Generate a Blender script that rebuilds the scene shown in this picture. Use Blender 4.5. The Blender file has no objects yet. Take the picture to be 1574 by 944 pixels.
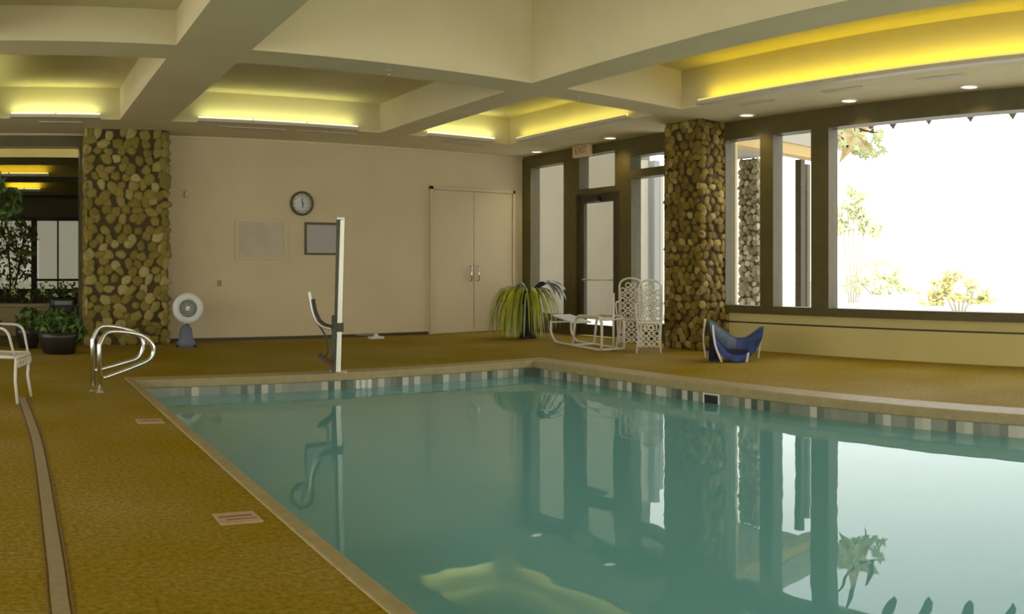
import bpy, bmesh, math, random
from math import sin, cos, tan, pi, atan2, sqrt, hypot
from mathutils import Vector, Matrix

scene = bpy.context.scene
COL = scene.collection

# ------------------------------------------------------------------ measuring
# The photograph is a short stitched panorama: columns are equal steps of azimuth.
F, X0, H, CAM = 1300.0, 12.0, 415.0, 1.15
def az(px): return (px - X0) / F
def gp(px, py, z=0.0):
    """point at height z (below the eye) seen at pixel"""
    r = F * (CAM - z) / (py - H); a = az(px)
    return Vector((r * sin(a), r * cos(a), z))
def pr(px, py, rho):
    a = az(px)
    return Vector((rho * sin(a), rho * cos(a), CAM - (py - H) * rho / F))
XR = 9.36          # right wall plane
YB = 13.3          # back wall plane
ZS = 3.3           # underside of the beams
def yr(px, x=XR): return x / tan(az(px))
def zr(px, py, x=XR): return CAM - (py - H) * (x / sin(az(px))) / F
def xb(px, y=YB): return y * tan(az(px))
def zb(px, py, y=YB): return CAM - (py - H) * (y / cos(az(px))) / F

# ------------------------------------------------------------------ materials
def mat(name, col, rough=0.6, metal=0.0, spec=0.5, noise=0.0, nscale=8.0, bump=0.0, bscale=60.0, emit=None, estr=0.0, coord='Object'):
    m = bpy.data.materials.new(name); m.use_nodes = True
    nt = m.node_tree; N = nt.nodes; L = nt.links
    b = N['Principled BSDF']
    b.inputs['Base Color'].default_value = (*col, 1); b.inputs['Roughness'].default_value = rough
    b.inputs['Metallic'].default_value = metal; b.inputs['Specular IOR Level'].default_value = spec
    tc = N.new('ShaderNodeTexCoord')
    if noise:
        n = N.new('ShaderNodeTexNoise'); n.inputs['Scale'].default_value = nscale; n.inputs['Detail'].default_value = 6
        r = N.new('ShaderNodeValToRGB')
        r.color_ramp.elements[0].position = .3; r.color_ramp.elements[1].position = .7
        r.color_ramp.elements[0].color = (*[c * (1 - noise) for c in col], 1)
        r.color_ramp.elements[1].color = (*[min(1, c * (1 + noise)) for c in col], 1)
        L.new(tc.outputs[coord], n.inputs['Vector']); L.new(n.outputs['Fac'], r.inputs['Fac']); L.new(r.outputs['Color'], b.inputs['Base Color'])
    if bump:
        n2 = N.new('ShaderNodeTexNoise'); n2.inputs['Scale'].default_value = bscale; n2.inputs['Detail'].default_value = 4
        bm = N.new('ShaderNodeBump'); bm.inputs['Strength'].default_value = bump; bm.inputs['Distance'].default_value = .01
        L.new(tc.outputs[coord], n2.inputs['Vector']); L.new(n2.outputs['Fac'], bm.inputs['Height']); L.new(bm.outputs['Normal'], b.inputs['Normal'])
    if emit:
        b.inputs['Emission Color'].default_value = (*emit, 1); b.inputs['Emission Strength'].default_value = estr
    return m

M = {}
M['wall'] = mat('painted_plaster', (.60, .50, .31), .8, noise=.05, nscale=1.2, bump=.15, bscale=40)
M['door_paint'] = mat('door_paint', (.55, .46, .285), .75)
M['ceiling'] = mat('ceiling_plaster', (.62, .55, .33), .85, noise=.04, nscale=1.5, bump=.1, bscale=50)
M['frame'] = mat('dark_olive_frame', (.085, .066, .014), .5, noise=.15, nscale=6)
M['frame_dark'] = mat('dark_brown_frame', (.05, .035, .012), .5)
M['chrome'] = mat('polished_steel', (.72, .70, .66), .22, 1.0)
M['steel'] = mat('brushed_mast_steel', (.62, .60, .50), .38, .7)
M['steel_dark'] = mat('dark_mast_channel', (.06, .06, .03), .5)
M['white_paint'] = mat('white_enamel', (.66, .62, .52), .4)
M['white'] = mat('white_plastic', (.62, .63, .58), .45)
M['cream'] = mat('cream_plastic', (.60, .47, .28), .5)
M['grey_plastic'] = mat('blue_grey_plastic', (.12, .14, .19), .5)
M['knee'] = mat('yellowish_plaster', (.60, .50, .20), .8, noise=.05, nscale=1.2)
M['mid_grey'] = mat('grey_plastic', (.22, .23, .20), .5)
M['black'] = mat('black_plastic', (.012, .011, .010), .45)
M['pot'] = mat('black_glazed_pot', (.02, .015, .010), .4, noise=.3)
M['soil'] = mat('potting_soil', (.03, .02, .01), .95, noise=.4, nscale=40)
M['brown'] = mat('dark_brown_vinyl', (.06, .02, .012), .5)
M['mesh_dark'] = mat('dark_mesh_fabric', (.05, .04, .025), .8)
M['blue'] = mat('blue_canvas', (.025, .05, .19), .7, noise=.5, nscale=9)
M['slate'] = mat('slate_blue_canvas', (.07, .10, .14), .7, noise=.3, nscale=9)
M['navy'] = mat('navy_canvas', (.008, .01, .035), .8)
M['lime'] = mat('lime_leaf', (.34, .36, .015), .5, noise=.35, nscale=5)
M['pale_leaf'] = mat('pale_striped_leaf', (.50, .54, .28), .45, noise=.2, nscale=6)
M['slate_leaf'] = mat('grey_green_leaf', (.15, .17, .17), .35, noise=.3, nscale=5)
M['green_leaf'] = mat('green_leaf', (.06, .11, .012), .5, noise=.4, nscale=7)
M['olive_leaf'] = mat('olive_leaf', (.11, .13, .015), .55, noise=.4, nscale=4)
M['straw_leaf'] = mat('straw_leaf', (.80, .72, .36), .6, noise=.35, nscale=8)
M['dry_leaf'] = mat('tan_leaf', (.62, .48, .25), .6, noise=.25, nscale=6)
M['dark_leaf'] = mat('dark_leaf_tip', (.045, .05, .02), .6)
M['pale_bark'] = mat('pale_bark', (.55, .50, .38), .9, noise=.2)
M['faint_leaf'] = mat('pale_sunlit_leaf', (.80, .82, .55), .5, noise=.1, nscale=6)
M['bark'] = mat('bark', (.06, .04, .02), .9, noise=.3)
M['paper'] = mat('printed_paper', (.40, .385, .36), .6)
M['notice'] = mat('faded_board', (.50, .44, .33), .7, noise=.08, nscale=3)
M['coping'] = mat('coping_concrete', (.33, .26, .115), .5, noise=.12, nscale=12, bump=.2)
M['drain'] = mat('drain_grate_grey', (.30, .235, .13), .6, noise=.1, nscale=30)
M['basin'] = mat('pool_plaster_teal', (.10, .26, .25), .7, noise=.06, nscale=.7)
M['marker'] = mat('pink_ceramic_tile', (.46, .30, .18), .4, noise=.1, nscale=14)
M['marker_line'] = mat('worn_tile_mark', (.20, .11, .05), .6)
M['soffit'] = mat('exterior_soffit_paint', (.50, .36, .15), .8)
M['ext_wall'] = mat('exterior_beige_wall', (.165, .148, .095), .85, noise=.04, nscale=2)
M['ext_white'] = mat('exterior_white_stucco', (.36, .34, .26), .85)
M['ground'] = mat('pale_terrace', (.80, .77, .70), .95, noise=.05, nscale=.3)
M['red'] = mat('faded_red_letters', (.34, .12, .04), .5)
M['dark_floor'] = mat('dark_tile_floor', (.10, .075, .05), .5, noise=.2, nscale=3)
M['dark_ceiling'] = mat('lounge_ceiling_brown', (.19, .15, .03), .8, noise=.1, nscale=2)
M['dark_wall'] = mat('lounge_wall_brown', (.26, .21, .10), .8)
M['slot'] = mat('slot_diffuser_metal', (.50, .45, .33), .5)

def emitter(name, col, s):
    m = bpy.data.materials.new(name); m.use_nodes = True
    nt = m.node_tree; nt.nodes.clear()
    e = nt.nodes.new('ShaderNodeEmission'); e.inputs[0].default_value = (*col, 1); e.inputs[1].default_value = s
    o = nt.nodes.new('ShaderNodeOutputMaterial'); nt.links.new(e.outputs[0], o.inputs[0]); return m
M['tube_green'] = emitter('fluorescent_tube_pale', (1, 1, .78), .7)
M['tube_yellow'] = emitter('fluorescent_tube_warm', (1, .86, .22), .62)
M['bulb'] = emitter('downlight_lamp', (1, .87, .55), 1.1)

def glass_mat(name, tint=(1, 1, 1)):
    m = bpy.data.materials.new(name); m.use_nodes = True
    nt = m.node_tree; nt.nodes.clear(); N = nt.nodes; L = nt.links
    t = N.new('ShaderNodeBsdfTransparent'); t.inputs[0].default_value = (*tint, 1)
    g = N.new('ShaderNodeBsdfGlossy'); g.inputs['Roughness'].default_value = .01
    f = N.new('ShaderNodeFresnel'); ge = N.new('ShaderNodeNewGeometry'); ma = N.new('ShaderNodeMath'); ma.operation = 'MULTIPLY_ADD'
    ma.inputs[1].default_value = 1 / 1.45 - 1.45; ma.inputs[2].default_value = 1.45     # same index from either side of a thin pane
    L.new(ge.outputs['Backfacing'], ma.inputs[0]); L.new(ma.outputs[0], f.inputs[0])
    mx = N.new('ShaderNodeMixShader'); o = N.new('ShaderNodeOutputMaterial')
    L.new(f.outputs[0], mx.inputs[0]); L.new(t.outputs[0], mx.inputs[1]); L.new(g.outputs[0], mx.inputs[2]); L.new(mx.outputs[0], o.inputs[0])
    return m
M['glass'] = glass_mat('window_glass', (.97, .97, .95))
M['tinted'] = glass_mat('sun_tinted_glass', (.80, .80, .79))

def water_mat():
    m = bpy.data.materials.new('pool_water'); m.use_nodes = True
    nt = m.node_tree; nt.nodes.clear(); N = nt.nodes; L = nt.links
    t = N.new('ShaderNodeBsdfTransparent'); t.inputs[0].default_value = (.62, .92, .88, 1)
    d = N.new('ShaderNodeBsdfDiffuse'); d.inputs[0].default_value = (.185, .49, .50, 1)
    body = N.new('ShaderNodeMixShader'); body.inputs[0].default_value = .74
    L.new(t.outputs[0], body.inputs[1]); L.new(d.outputs[0], body.inputs[2])
    g = N.new('ShaderNodeBsdfGlossy'); g.inputs['Roughness'].default_value = .012; g.inputs[0].default_value = (.90, .95, .92, 1)
    f = N.new('ShaderNodeFresnel'); f.inputs[0].default_value = 1.33
    mx = N.new('ShaderNodeMixShader'); o = N.new('ShaderNodeOutputMaterial')
    tc = N.new('ShaderNodeTexCoord'); n = N.new('ShaderNodeTexNoise'); n.inputs['Scale'].default_value = 1.6; n.inputs['Detail'].default_value = 2
    b = N.new('ShaderNodeBump'); b.inputs['Strength'].default_value = .05; b.inputs['Distance'].default_value = .05
    L.new(tc.outputs['Object'], n.inputs['Vector']); L.new(n.outputs['Fac'], b.inputs['Height'])
    L.new(b.outputs['Normal'], g.inputs['Normal']); L.new(b.outputs['Normal'], f.inputs['Normal'])
    L.new(f.outputs[0], mx.inputs[0]); L.new(body.outputs[0], mx.inputs[1]); L.new(g.outputs[0], mx.inputs[2]); L.new(mx.outputs[0], o.inputs[0])
    return m
M['water'] = water_mat()

def deck_mat():
    m = bpy.data.materials.new('pebble_deck'); m.use_nodes = True
    nt = m.node_tree; N = nt.nodes; L = nt.links; b = N['Principled BSDF']
    tc = N.new('ShaderNodeTexCoord')
    n1 = N.new('ShaderNodeTexNoise'); n1.inputs['Scale'].default_value = 38; n1.inputs['Detail'].default_value = 8; n1.inputs['Roughness'].default_value = .7
    r1 = N.new('ShaderNodeValToRGB'); e = r1.color_ramp.elements
    e[0].position = .34; e[0].color = (.195, .135, .004, 1); e[1].position = .66; e[1].color = (.38, .28, .062, 1)
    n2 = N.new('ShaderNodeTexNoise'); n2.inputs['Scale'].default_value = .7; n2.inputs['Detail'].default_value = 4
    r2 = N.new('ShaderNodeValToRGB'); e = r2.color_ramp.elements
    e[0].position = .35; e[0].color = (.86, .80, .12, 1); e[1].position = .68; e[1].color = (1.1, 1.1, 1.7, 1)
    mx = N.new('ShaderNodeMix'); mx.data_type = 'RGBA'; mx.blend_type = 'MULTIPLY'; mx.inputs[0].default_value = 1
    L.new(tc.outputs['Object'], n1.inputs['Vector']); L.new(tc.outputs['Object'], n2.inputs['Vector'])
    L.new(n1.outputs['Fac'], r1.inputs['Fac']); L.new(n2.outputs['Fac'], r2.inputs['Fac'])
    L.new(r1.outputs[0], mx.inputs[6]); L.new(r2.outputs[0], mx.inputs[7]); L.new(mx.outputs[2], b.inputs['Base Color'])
    bp = N.new('ShaderNodeBump'); bp.inputs['Strength'].default_value = .35; bp.inputs['Distance'].default_value = .004
    L.new(n1.outputs['Fac'], bp.inputs['Height']); L.new(bp.outputs['Normal'], b.inputs['Normal'])
    b.inputs['Roughness'].default_value = .6; b.inputs['Specular IOR Level'].default_value = .03
    return m
M['deck'] = deck_mat()

def tile_mat():
    m = bpy.data.materials.new('waterline_tiles'); m.use_nodes = True
    nt = m.node_tree; N = nt.nodes; L = nt.links; b = N['Principled BSDF']
    tc = N.new('ShaderNodeTexCoord'); sep = N.new('ShaderNodeSeparateXYZ'); add = N.new('ShaderNodeMath'); add.operation = 'ADD'
    L.new(tc.outputs['Object'], sep.inputs[0]); L.new(sep.outputs[0], add.inputs[0]); L.new(sep.outputs[1], add.inputs[1])
    cmb = N.new('ShaderNodeCombineXYZ'); sc = N.new('ShaderNodeMath'); sc.operation = 'MULTIPLY'; sc.inputs[1].default_value = 13.0
    fl = N.new('ShaderNodeMath'); fl.operation = 'FLOOR'
    L.new(add.outputs[0], sc.inputs[0]); L.new(sc.outputs[0], fl.inputs[0]); L.new(fl.outputs[0], cmb.inputs[0])
    wn = N.new('ShaderNodeTexWhiteNoise'); wn.noise_dimensions = '3D'; L.new(cmb.outputs[0], wn.inputs['Vector'])
    r = N.new('ShaderNodeValToRGB'); e = r.color_ramp.elements; e[0].position = 0; e[0].color = (.07, .10, .07, 1); e[1].position = .25; e[1].color = (.20, .22, .16, 1)
    x = r.color_ramp.elements.new(.72); x.color = (.26, .26, .19, 1); x = r.color_ramp.elements.new(.95); x.color = (.50, .48, .38, 1)
    L.new(wn.outputs['Value'], r.inputs['Fac']); L.new(r.outputs[0], b.inputs['Base Color']); b.inputs['Roughness'].default_value = .25
    return m
M['tiles'] = tile_mat()

def stone_mat(name, c0, c1, c2, mortar):
    m = bpy.data.materials.new(name); m.use_nodes = True
    nt = m.node_tree; N = nt.nodes; L = nt.links; b = N['Principled BSDF']
    a = N.new('ShaderNodeAttribute'); a.attribute_name = 'stone'
    r = N.new('ShaderNodeValToRGB'); e = r.color_ramp.elements
    e[0].position = 0; e[0].color = (*mortar, 1); e[1].position = .05; e[1].color = (*c0, 1)
    x = e.new(.6); x.color = (*c1, 1); x = e.new(1.0); x.color = (*c2, 1)
    tc = N.new('ShaderNodeTexCoord'); n = N.new('ShaderNodeTexNoise'); n.inputs['Scale'].default_value = 18; n.inputs['Detail'].default_value = 5
    mp = N.new('ShaderNodeMapRange'); mp.inputs[3].default_value = .65; mp.inputs[4].default_value = 1.35
    mx = N.new('ShaderNodeMix'); mx.data_type = 'RGBA'; mx.blend_type = 'MULTIPLY'; mx.inputs[0].default_value = 1
    L.new(a.outputs['Fac'], r.inputs['Fac']); L.new(tc.outputs['Object'], n.inputs['Vector']); L.new(n.outputs['Fac'], mp.inputs[0])
    L.new(r.outputs[0], mx.inputs[6]); L.new(mp.outputs[0], mx.inputs[7]); L.new(mx.outputs[2], b.inputs['Base Color'])
    b.inputs['Roughness'].default_value = .75
    bp = N.new('ShaderNodeBump'); bp.inputs['Strength'].default_value = .4; bp.inputs['Distance'].default_value = .01
    L.new(n.outputs['Fac'], bp.inputs['Height']); L.new(bp.outputs['Normal'], b.inputs['Normal'])
    return m
M['stone'] = stone_mat('brown_river_stone', (.17, .125, .012), (.25, .19, .035), (.37, .30, .11), (.055, .036, .004))
M['stone_warm'] = stone_mat('amber_river_stone', (.13, .082, .004), (.20, .135, .012), (.38, .28, .09), (.05, .026, .002))
M['stone_ext'] = stone_mat('weathered_river_stone', (.16, .135, .07), (.34, .29, .18), (.55, .50, .36), (.07, .055, .03))

# ------------------------------------------------------------------ mesh helpers
class MB:
    def __init__(s): s.v = []; s.f = []; s.a = []; s.sm = []
    def add(s, vs, fs, smooth=False, attr=0.0):
        o = len(s.v); s.v += [tuple(p) for p in vs]; s.a += [attr] * len(vs)
        for f in fs: s.f.append(tuple(i + o for i in f)); s.sm.append(smooth)
        return s
    def box(s, x0, x1, y0, y1, z0, z1):
        if x0 > x1: x0, x1 = x1, x0
        if y0 > y1: y0, y1 = y1, y0
        if z0 > z1: z0, z1 = z1, z0
        v = [(x, y, z) for z in (z0, z1) for y in (y0, y1) for x in (x0, x1)]
        return s.add(v, [(0, 2, 3, 1), (4, 5, 7, 6), (0, 1, 5, 4), (2, 6, 7, 3), (0, 4, 6, 2), (1, 3, 7, 5)])
    def obox(s, c, u, v, w):
        c, u, v, w = map(Vector, (c, u, v, w))
        p = [c + a * u + b * v + d * w for d in (-1, 1) for b in (-1, 1) for a in (-1, 1)]
        return s.add(p, [(0, 2, 3, 1), (4, 5, 7, 6), (0, 1, 5, 4), (2, 6, 7, 3), (0, 4, 6, 2), (1, 3, 7, 5)])
    def quad(s, a, b, c, d): return s.add([a, b, c, d], [(0, 1, 2, 3)])
    def tube(s, path, r, seg=10, closed=False, taper=None):
        P = [Vector(p) for p in path]; n = len(P); rings = []
        up = None; vs = []
        for i in range(n):
            if closed: t = (P[(i + 1) % n] - P[i - 1])
            else: t = (P[min(i + 1, n - 1)] - P[max(i - 1, 0)])
            t.normalize()
            if up is None:
                up = Vector((0, 0, 1)) if abs(t.z) < .9 else Vector((1, 0, 0))
            a = up - t * up.dot(t)
            if a.length < 1e-5: a = Vector((0, 1, 0)) - t * t.y
            a.normalize(); up = a; b = t.cross(a)
            rr = r if taper is None else taper[i]
            for k in range(seg):
                q = 2 * pi * k / seg; vs.append(P[i] + a * (rr * cos(q)) + b * (rr * sin(q)))
        fs = []
        m = n if closed else n - 1
        for i in range(m):
            for k in range(seg):
                j = (i + 1) % n
                fs.append((i * seg + k, i * seg + (k + 1) % seg, j * seg + (k + 1) % seg, j * seg + k))
        if not closed:
            fs.append(tuple(range(seg))[::-1]); fs.append(tuple((n - 1) * seg + k for k in range(seg)))
        return s.add(vs, fs, True)
    def lathe(s, prof, c=(0, 0, 0), seg=24, axis='z'):
        vs = []
        for r, h in prof:
            for k in range(seg):
                q = 2 * pi * k / seg
                if axis == 'z': vs.append((c[0] + r * cos(q), c[1] + r * sin(q), c[2] + h))
                elif axis == 'y': vs.append((c[0] + r * cos(q), c[1] + h, c[2] + r * sin(q)))
                else: vs.append((c[0] + h, c[1] + r * cos(q), c[2] + r * sin(q)))
        fs = [(i * seg + k, i * seg + (k + 1) % seg, (i + 1) * seg + (k + 1) % seg, (i + 1) * seg + k) for i in range(len(prof) - 1) for k in range(seg)]
        return s.add(vs, fs, True)
    def ellipsoid(s, c, r, seg=12, rings=8):
        vs = []; fs = []
        for i in range(rings + 1):
            t = pi * i / rings
            for k in range(seg):
                q = 2 * pi * k / seg; vs.append((c[0] + r[0] * sin(t) * cos(q), c[1] + r[1] * sin(t) * sin(q), c[2] + r[2] * cos(t)))
        for i in range(rings):
            for k in range(seg): fs.append((i * seg + k, i * seg + (k + 1) % seg, (i + 1) * seg + (k + 1) % seg, (i + 1) * seg + k))
        return s.add(vs, fs, True)
    def strap(s, pts, w, side, fold=.25):
        """long leaf: centre line pts, half width profile, V folded"""
        P = [Vector(p) for p in pts]; n = len(P); vs = []
        side = Vector(side).normalized()
        for i, p in enumerate(P):
            t = i / (n - 1); ww = w * max(.03, sin(pi * min(1, .12 + t * .88)) ** .6)
            d = (P[min(i + 1, n - 1)] - P[max(i - 1, 0)]).normalized(); nn = side.cross(d)
            vs += [p - side * ww + nn * ww * fold, p, p + side * ww + nn * ww * fold]
        fs = []
        for i in range(n - 1):
            a = i * 3; fs += [(a, a + 1, a + 4, a + 3), (a + 1, a + 2, a + 5, a + 4)]
        return s.add(vs, fs, True)
    def leafcloud(s, c, r, n, size, rng, shell=.55):
        for _ in range(n):
            d = Vector((rng.gauss(0, 1), rng.gauss(0, 1), rng.gauss(0, 1))).normalized() * rng.uniform(shell, 1)
            p = Vector(c) + Vector((d.x * r[0], d.y * r[1], d.z * r[2]))
            u = Vector((rng.gauss(0, 1), rng.gauss(0, 1), rng.gauss(0, 1))).normalized()
            w = u.cross(Vector((rng.gauss(0, 1), rng.gauss(0, 1), rng.gauss(0, 1)))).normalized()
            l = size * rng.uniform(.6, 1.3); k = l * .42; nn = u.cross(w) * l * .12
            s.add([p - u * l, p - w * k + nn, p + u * l, p + w * k + nn, p], [(0, 1, 4), (1, 2, 4), (2, 3, 4), (3, 0, 4)])
        return s
    def build(s, name, m, parent=None, bevel=0.0):
        me = bpy.data.meshes.new(name); me.from_pydata(s.v, [], s.f); me.validate(clean_customdata=False)
        if len(me.polygons) == len(s.sm):
            for p, q in zip(me.polygons, s.sm): p.use_smooth = q
        if any(s.a):
            at = me.attributes.new('stone', 'FLOAT', 'POINT')
            for i, x in enumerate(s.a): at.data[i].value = x
        me.materials.append(M[m] if isinstance(m, str) else m); me.update()
        o = bpy.data.objects.new(name, me); COL.objects.link(o)
        if parent is not None: o.parent = parent; o.matrix_parent_inverse = parent.matrix_basis.inverted()
        if bevel:
            b = o.modifiers.new('Bevel', 'BEVEL'); b.width = bevel; b.segments = 2; b.limit_method = 'ANGLE'
        return o

def tag(o, label=None, cat=None, group=None, kind=None):
    if label: o['label'] = label
    if cat: o['category'] = cat
    if group: o['group'] = group
    if kind: o['kind'] = kind
    return o
def empty(name, loc=(0, 0, 0), rz=0):
    o = bpy.data.objects.new(name, None); COL.objects.link(o); o.location = loc; o.rotation_euler = (0, 0, rz); o.empty_display_size = .1
    return o
def local(parent, mb, name, m, bevel=0.0):
    """build a part whose coordinates are in the parent's own frame"""
    o = mb.build(name, m, None, bevel); o.parent = parent; return o
def struct(o, label=None): o['kind'] = 'structure'; return o
def copy_tree(o, parent=None):
    c = o.copy(); COL.objects.link(c); c.parent = parent
    for ch in [q for q in list(COL.objects) if q.parent == o]: copy_tree(ch, c)
    return c
def smooth_path(pts, sub=6, closed=False):
    P = [Vector(p) for p in pts]; n = len(P); out = []
    for i in range(n if closed else n - 1):
        p0, p1, p2, p3 = P[(i - 1) % n if closed else max(i - 1, 0)], P[i], P[(i + 1) % n], P[(i + 2) % n if closed else min(i + 2, n - 1)]
        for k in range(sub):
            t = k / sub
            out.append(.5 * ((2 * p1) + (p2 - p0) * t + (2 * p0 - 5 * p1 + 4 * p2 - p3) * t * t + (-p0 + 3 * p1 - 3 * p2 + p3) * t ** 3))
    if not closed: out.append(P[-1])
    return out
def round_path(pts, r, sub=6):
    """polyline with rounded corners"""
    P = [Vector(p) for p in pts]; out = [P[0]]
    for i in range(1, len(P) - 1):
        a, b, c = P[i - 1], P[i], P[i + 1]; u = (a - b); v = (c - b)
        q = min(r, u.length * .48, v.length * .48); s0 = b + u.normalized() * q; s1 = b + v.normalized() * q
        for k in range(sub + 1):
            t = k / sub; out.append(s0 * (1 - t) ** 2 + b * 2 * t * (1 - t) + s1 * t * t)
    out.append(P[-1]); return out

# ------------------------------------------------------------------ camera
cd = bpy.data.cameras.new('camera'); cam = bpy.data.objects.new('camera', cd); COL.objects.link(cam)
cam.location = (0, 0, CAM); cam.rotation_euler = (pi / 2, 0, -az(787))
cd.type = 'PANO'; cd.panorama_type = 'CENTRAL_CYLINDRICAL'
cd.central_cylindrical_range_u_min = -787 / F; cd.central_cylindrical_range_u_max = 787 / F
cd.central_cylindrical_range_v_min = -(944 - H) / F; cd.central_cylindrical_range_v_max = H / F
cd.central_cylindrical_radius = 1.0
scene.camera = cam

# ------------------------------------------------------------------ pool and deck
PX0, PX1, PY0, PY1, ZW = 1.30, 6.23, -2.5, 8.70, -0.18
b = MB()
xs = [-6.5, PX0, PX1, XR + .3]; ys = [-6.5, PY0, PY1, YB + .1]
for i in range(3):
    for j in range(3):
        if i == 1 and j == 1: continue
        b.quad((xs[i], ys[j], 0), (xs[i + 1], ys[j], 0), (xs[i + 1], ys[j + 1], 0), (xs[i], ys[j + 1], 0))
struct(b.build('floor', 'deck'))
CW = .30
b = MB()                      # bull-nosed coping stones round the rim, a hair proud of the deck
def coping(b, x0, x1, y0, y1, edge):
    b.box(x0, x1, y0, y1, -.085, .008)
coping(b, PX0 - .07, PX0 + .015, PY0, PY1, 0); coping(b, PX1 - .015, PX1 + CW, PY0, PY1, 0)
coping(b, PX0 - .07, PX1 + CW, PY1 - .015, PY1 + CW * .8, 0); coping(b, PX0 - CW * .35, PX1 + CW, PY0 - CW, PY0, 0)
struct(b.build('trim_1', 'coping', bevel=.012))
b = MB()
t = .02
b.box(PX0 - t, PX0 + .004, PY0, PY1, -.36, -.085); b.box(PX1 - .004, PX1 + t, PY0, PY1, -.36, -.085)
b.box(PX0, PX1, PY1 - .004, PY1 + t, -.36, -.085)
struct(b.build('trim_2', 'tiles'))
b = MB()
zb0 = -1.5
b.quad((PX0, PY0, zb0), (PX1, PY0, zb0), (PX1, PY1, zb0), (PX0, PY1, zb0))
for (ax, ay, bx, by) in ((PX0, PY0, PX1, PY0), (PX1, PY0, PX1, PY1), (PX1, PY1, PX0, PY1), (PX0, PY1, PX0, PY0)):
    b.quad((ax, ay, zb0), (bx, by, zb0), (bx, by, -.36), (ax, ay, -.36))
struct(b.build('pool_basin', 'basin'))
b = MB(); b.quad((PX0 - .015, PY0, ZW), (PX1 + .015, PY0, ZW), (PX1 + .015, PY1 + .015, ZW), (PX0 - .015, PY1 + .015, ZW))
struct(b.build('water', 'water'))

# skimmer opening in the far side wall
y0 = yr(1105, PX1); y1 = yr(1084, PX1)
o = empty('pool_skimmer', (PX1, (y0 + y1) / 2, -.15)); tag(o, 'dark rectangular skimmer mouth in the tiled pool side below the blue chair', 'pool skimmer')
hw = abs(y1 - y0) / 2
b = MB(); b.box(-.012, .005, -hw, hw, -.055, .055); local(o, b, 'opening', 'black')
b = MB()
for (ya, yb_, za, zb_) in ((-hw - .02, hw + .02, .055, .07), (-hw - .02, hw + .02, -.07, -.055), (-hw - .02, -hw, -.055, .055), (hw, hw + .02, -.055, .055)): b.box(-.016, .004, ya, yb_, za, zb_)
local(o, b, 'surround', 'white')
# white depth plaques on the far tile band
for k, px in enumerate((549, 558, 567)):
    x = xb(px, PY1); b = MB(); b.box(-.022, .022, -.012, .002, -.06, .05)
    o = b.build('depth_tile', 'white', bevel=.003); o.location = (x, PY1 - .006, -.135)
    tag(o, ['white upright tile in the waterline band, the one nearest the lift mast', 'middle one of three white upright tiles in the waterline band right of the lift mast', 'white upright tile in the waterline band, the farthest of three from the lift mast'][k], 'tile', 'white tiles in the waterline band')

# trench drain in the left deck
b = MB()
path = [gp(34, 612), gp(46, 645), gp(57, 680), gp(66, 730), gp(76, 800), gp(87, 880), gp(95, 950), Vector((.17, 1.2, 0)), Vector((.16, -2, 0))]
path = smooth_path(path, 4)
def strip(b, path, off, hw, z):
    vs = []
    for i, p in enumerate(path):
        d = (path[min(i + 1, len(path) - 1)] - path[max(i - 1, 0)]).normalized(); n = Vector((-d.y, d.x, 0))
        vs += [p + n * (off - hw) + Vector((0, 0, z)), p + n * (off + hw) + Vector((0, 0, z)), p + n * (off + hw) - Vector((0, 0, .01)), p + n * (off - hw) - Vector((0, 0, .01))]
    fs = [(i * 4, i * 4 + 1, i * 4 + 5, i * 4 + 4) for i in range(len(path) - 1)] + [(i * 4 + 1, i * 4 + 2, i * 4 + 6, i * 4 + 5) for i in range(len(path) - 1)] + [(i * 4 + 3, i * 4, i * 4 + 4, i * 4 + 7) for i in range(len(path) - 1)]
    b.add(vs, fs)
o = empty('deck_drain', (0, 0, 0)); tag(o, 'narrow pale grey drain strip running along the brown deck beside the pool', 'drain')
strip(b, path, 0, .030, .006); local(o, b, 'channel_cover', 'drain')
b = MB(); strip(b, path, .042, .004, .004); strip(b, path, -.042, .003, .004); local(o, b, 'channel_edge', 'marker_line')
# ceramic markers on the deck
for k, (pa, pb_) in enumerate(((230, 648), (365, 797))):
    c = gp(pa, pb_); o = empty('deck_marker_tile', c, 0)
    tag(o, ['small pinkish ceramic marker tile set in the deck, the one nearest the looped handrail', 'larger looking pinkish ceramic marker tile set in the deck close to the pool rim'][k], 'tile', 'marker tiles on the deck')
    b = MB(); b.box(-.10, .10, -.085, .085, -.004, .005); local(o, b, 'tile', 'marker')
    b = MB(); b.box(-.085, .075, .012, .030, .004, .0065); b.box(-.06, .085, -.034, -.022, .004, .0065); local(o, b, 'worn_line', 'marker_line')

# ------------------------------------------------------------------ walls
OPX0, OPX1, OPZ = -2.6, 1.13, 3.09
b = MB()
b.box(-6.5, OPX0, YB, YB + .2, 0, ZS + .6); b.box(OPX0, OPX1 + .12, YB, YB + .2, OPZ + .1, ZS + .6)
b.box(OPX1 + .1, XR + .2, YB, YB + .2, 0, ZS + .6)
struct(b.build('wall_back', 'wall'))
b = MB(); b.box(-6.5, -6.3, -6.5, YB, 0, .35); b.box(-6.5, -6.3, -6.5, YB, 3.0, ZS + .6); b.box(-6.5, -6.3, 12.4, YB, .35, 3.0); b.box(-6.5, -6.3, -6.5, -5.6, .35, 3.0)
struct(b.build('wall_left', 'wall'))
b = MB(); b.box(-6.5, XR + .2, -6.5, -6.3, 0, .35); b.box(-6.5, XR + .2, -6.5, -6.3, 3.0, ZS + .6); b.box(-6.5, -5.6, -6.5, -6.3, .35, 3.0); b.box(8.6, XR + .2, -6.5, -6.3, .35, 3.0)
struct(b.build('wall_front', 'wall'))
o = empty('window_10', (-6.4, 3.4, .35)); struct(o); b = MB()  # glazing added to the unseen left wall to let in more daylight
for k in range(10): y = -5.6 + 2 * k; b.box(-6.46, -6.34, y - .04, y + .04, .35, 3.0)
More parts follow.
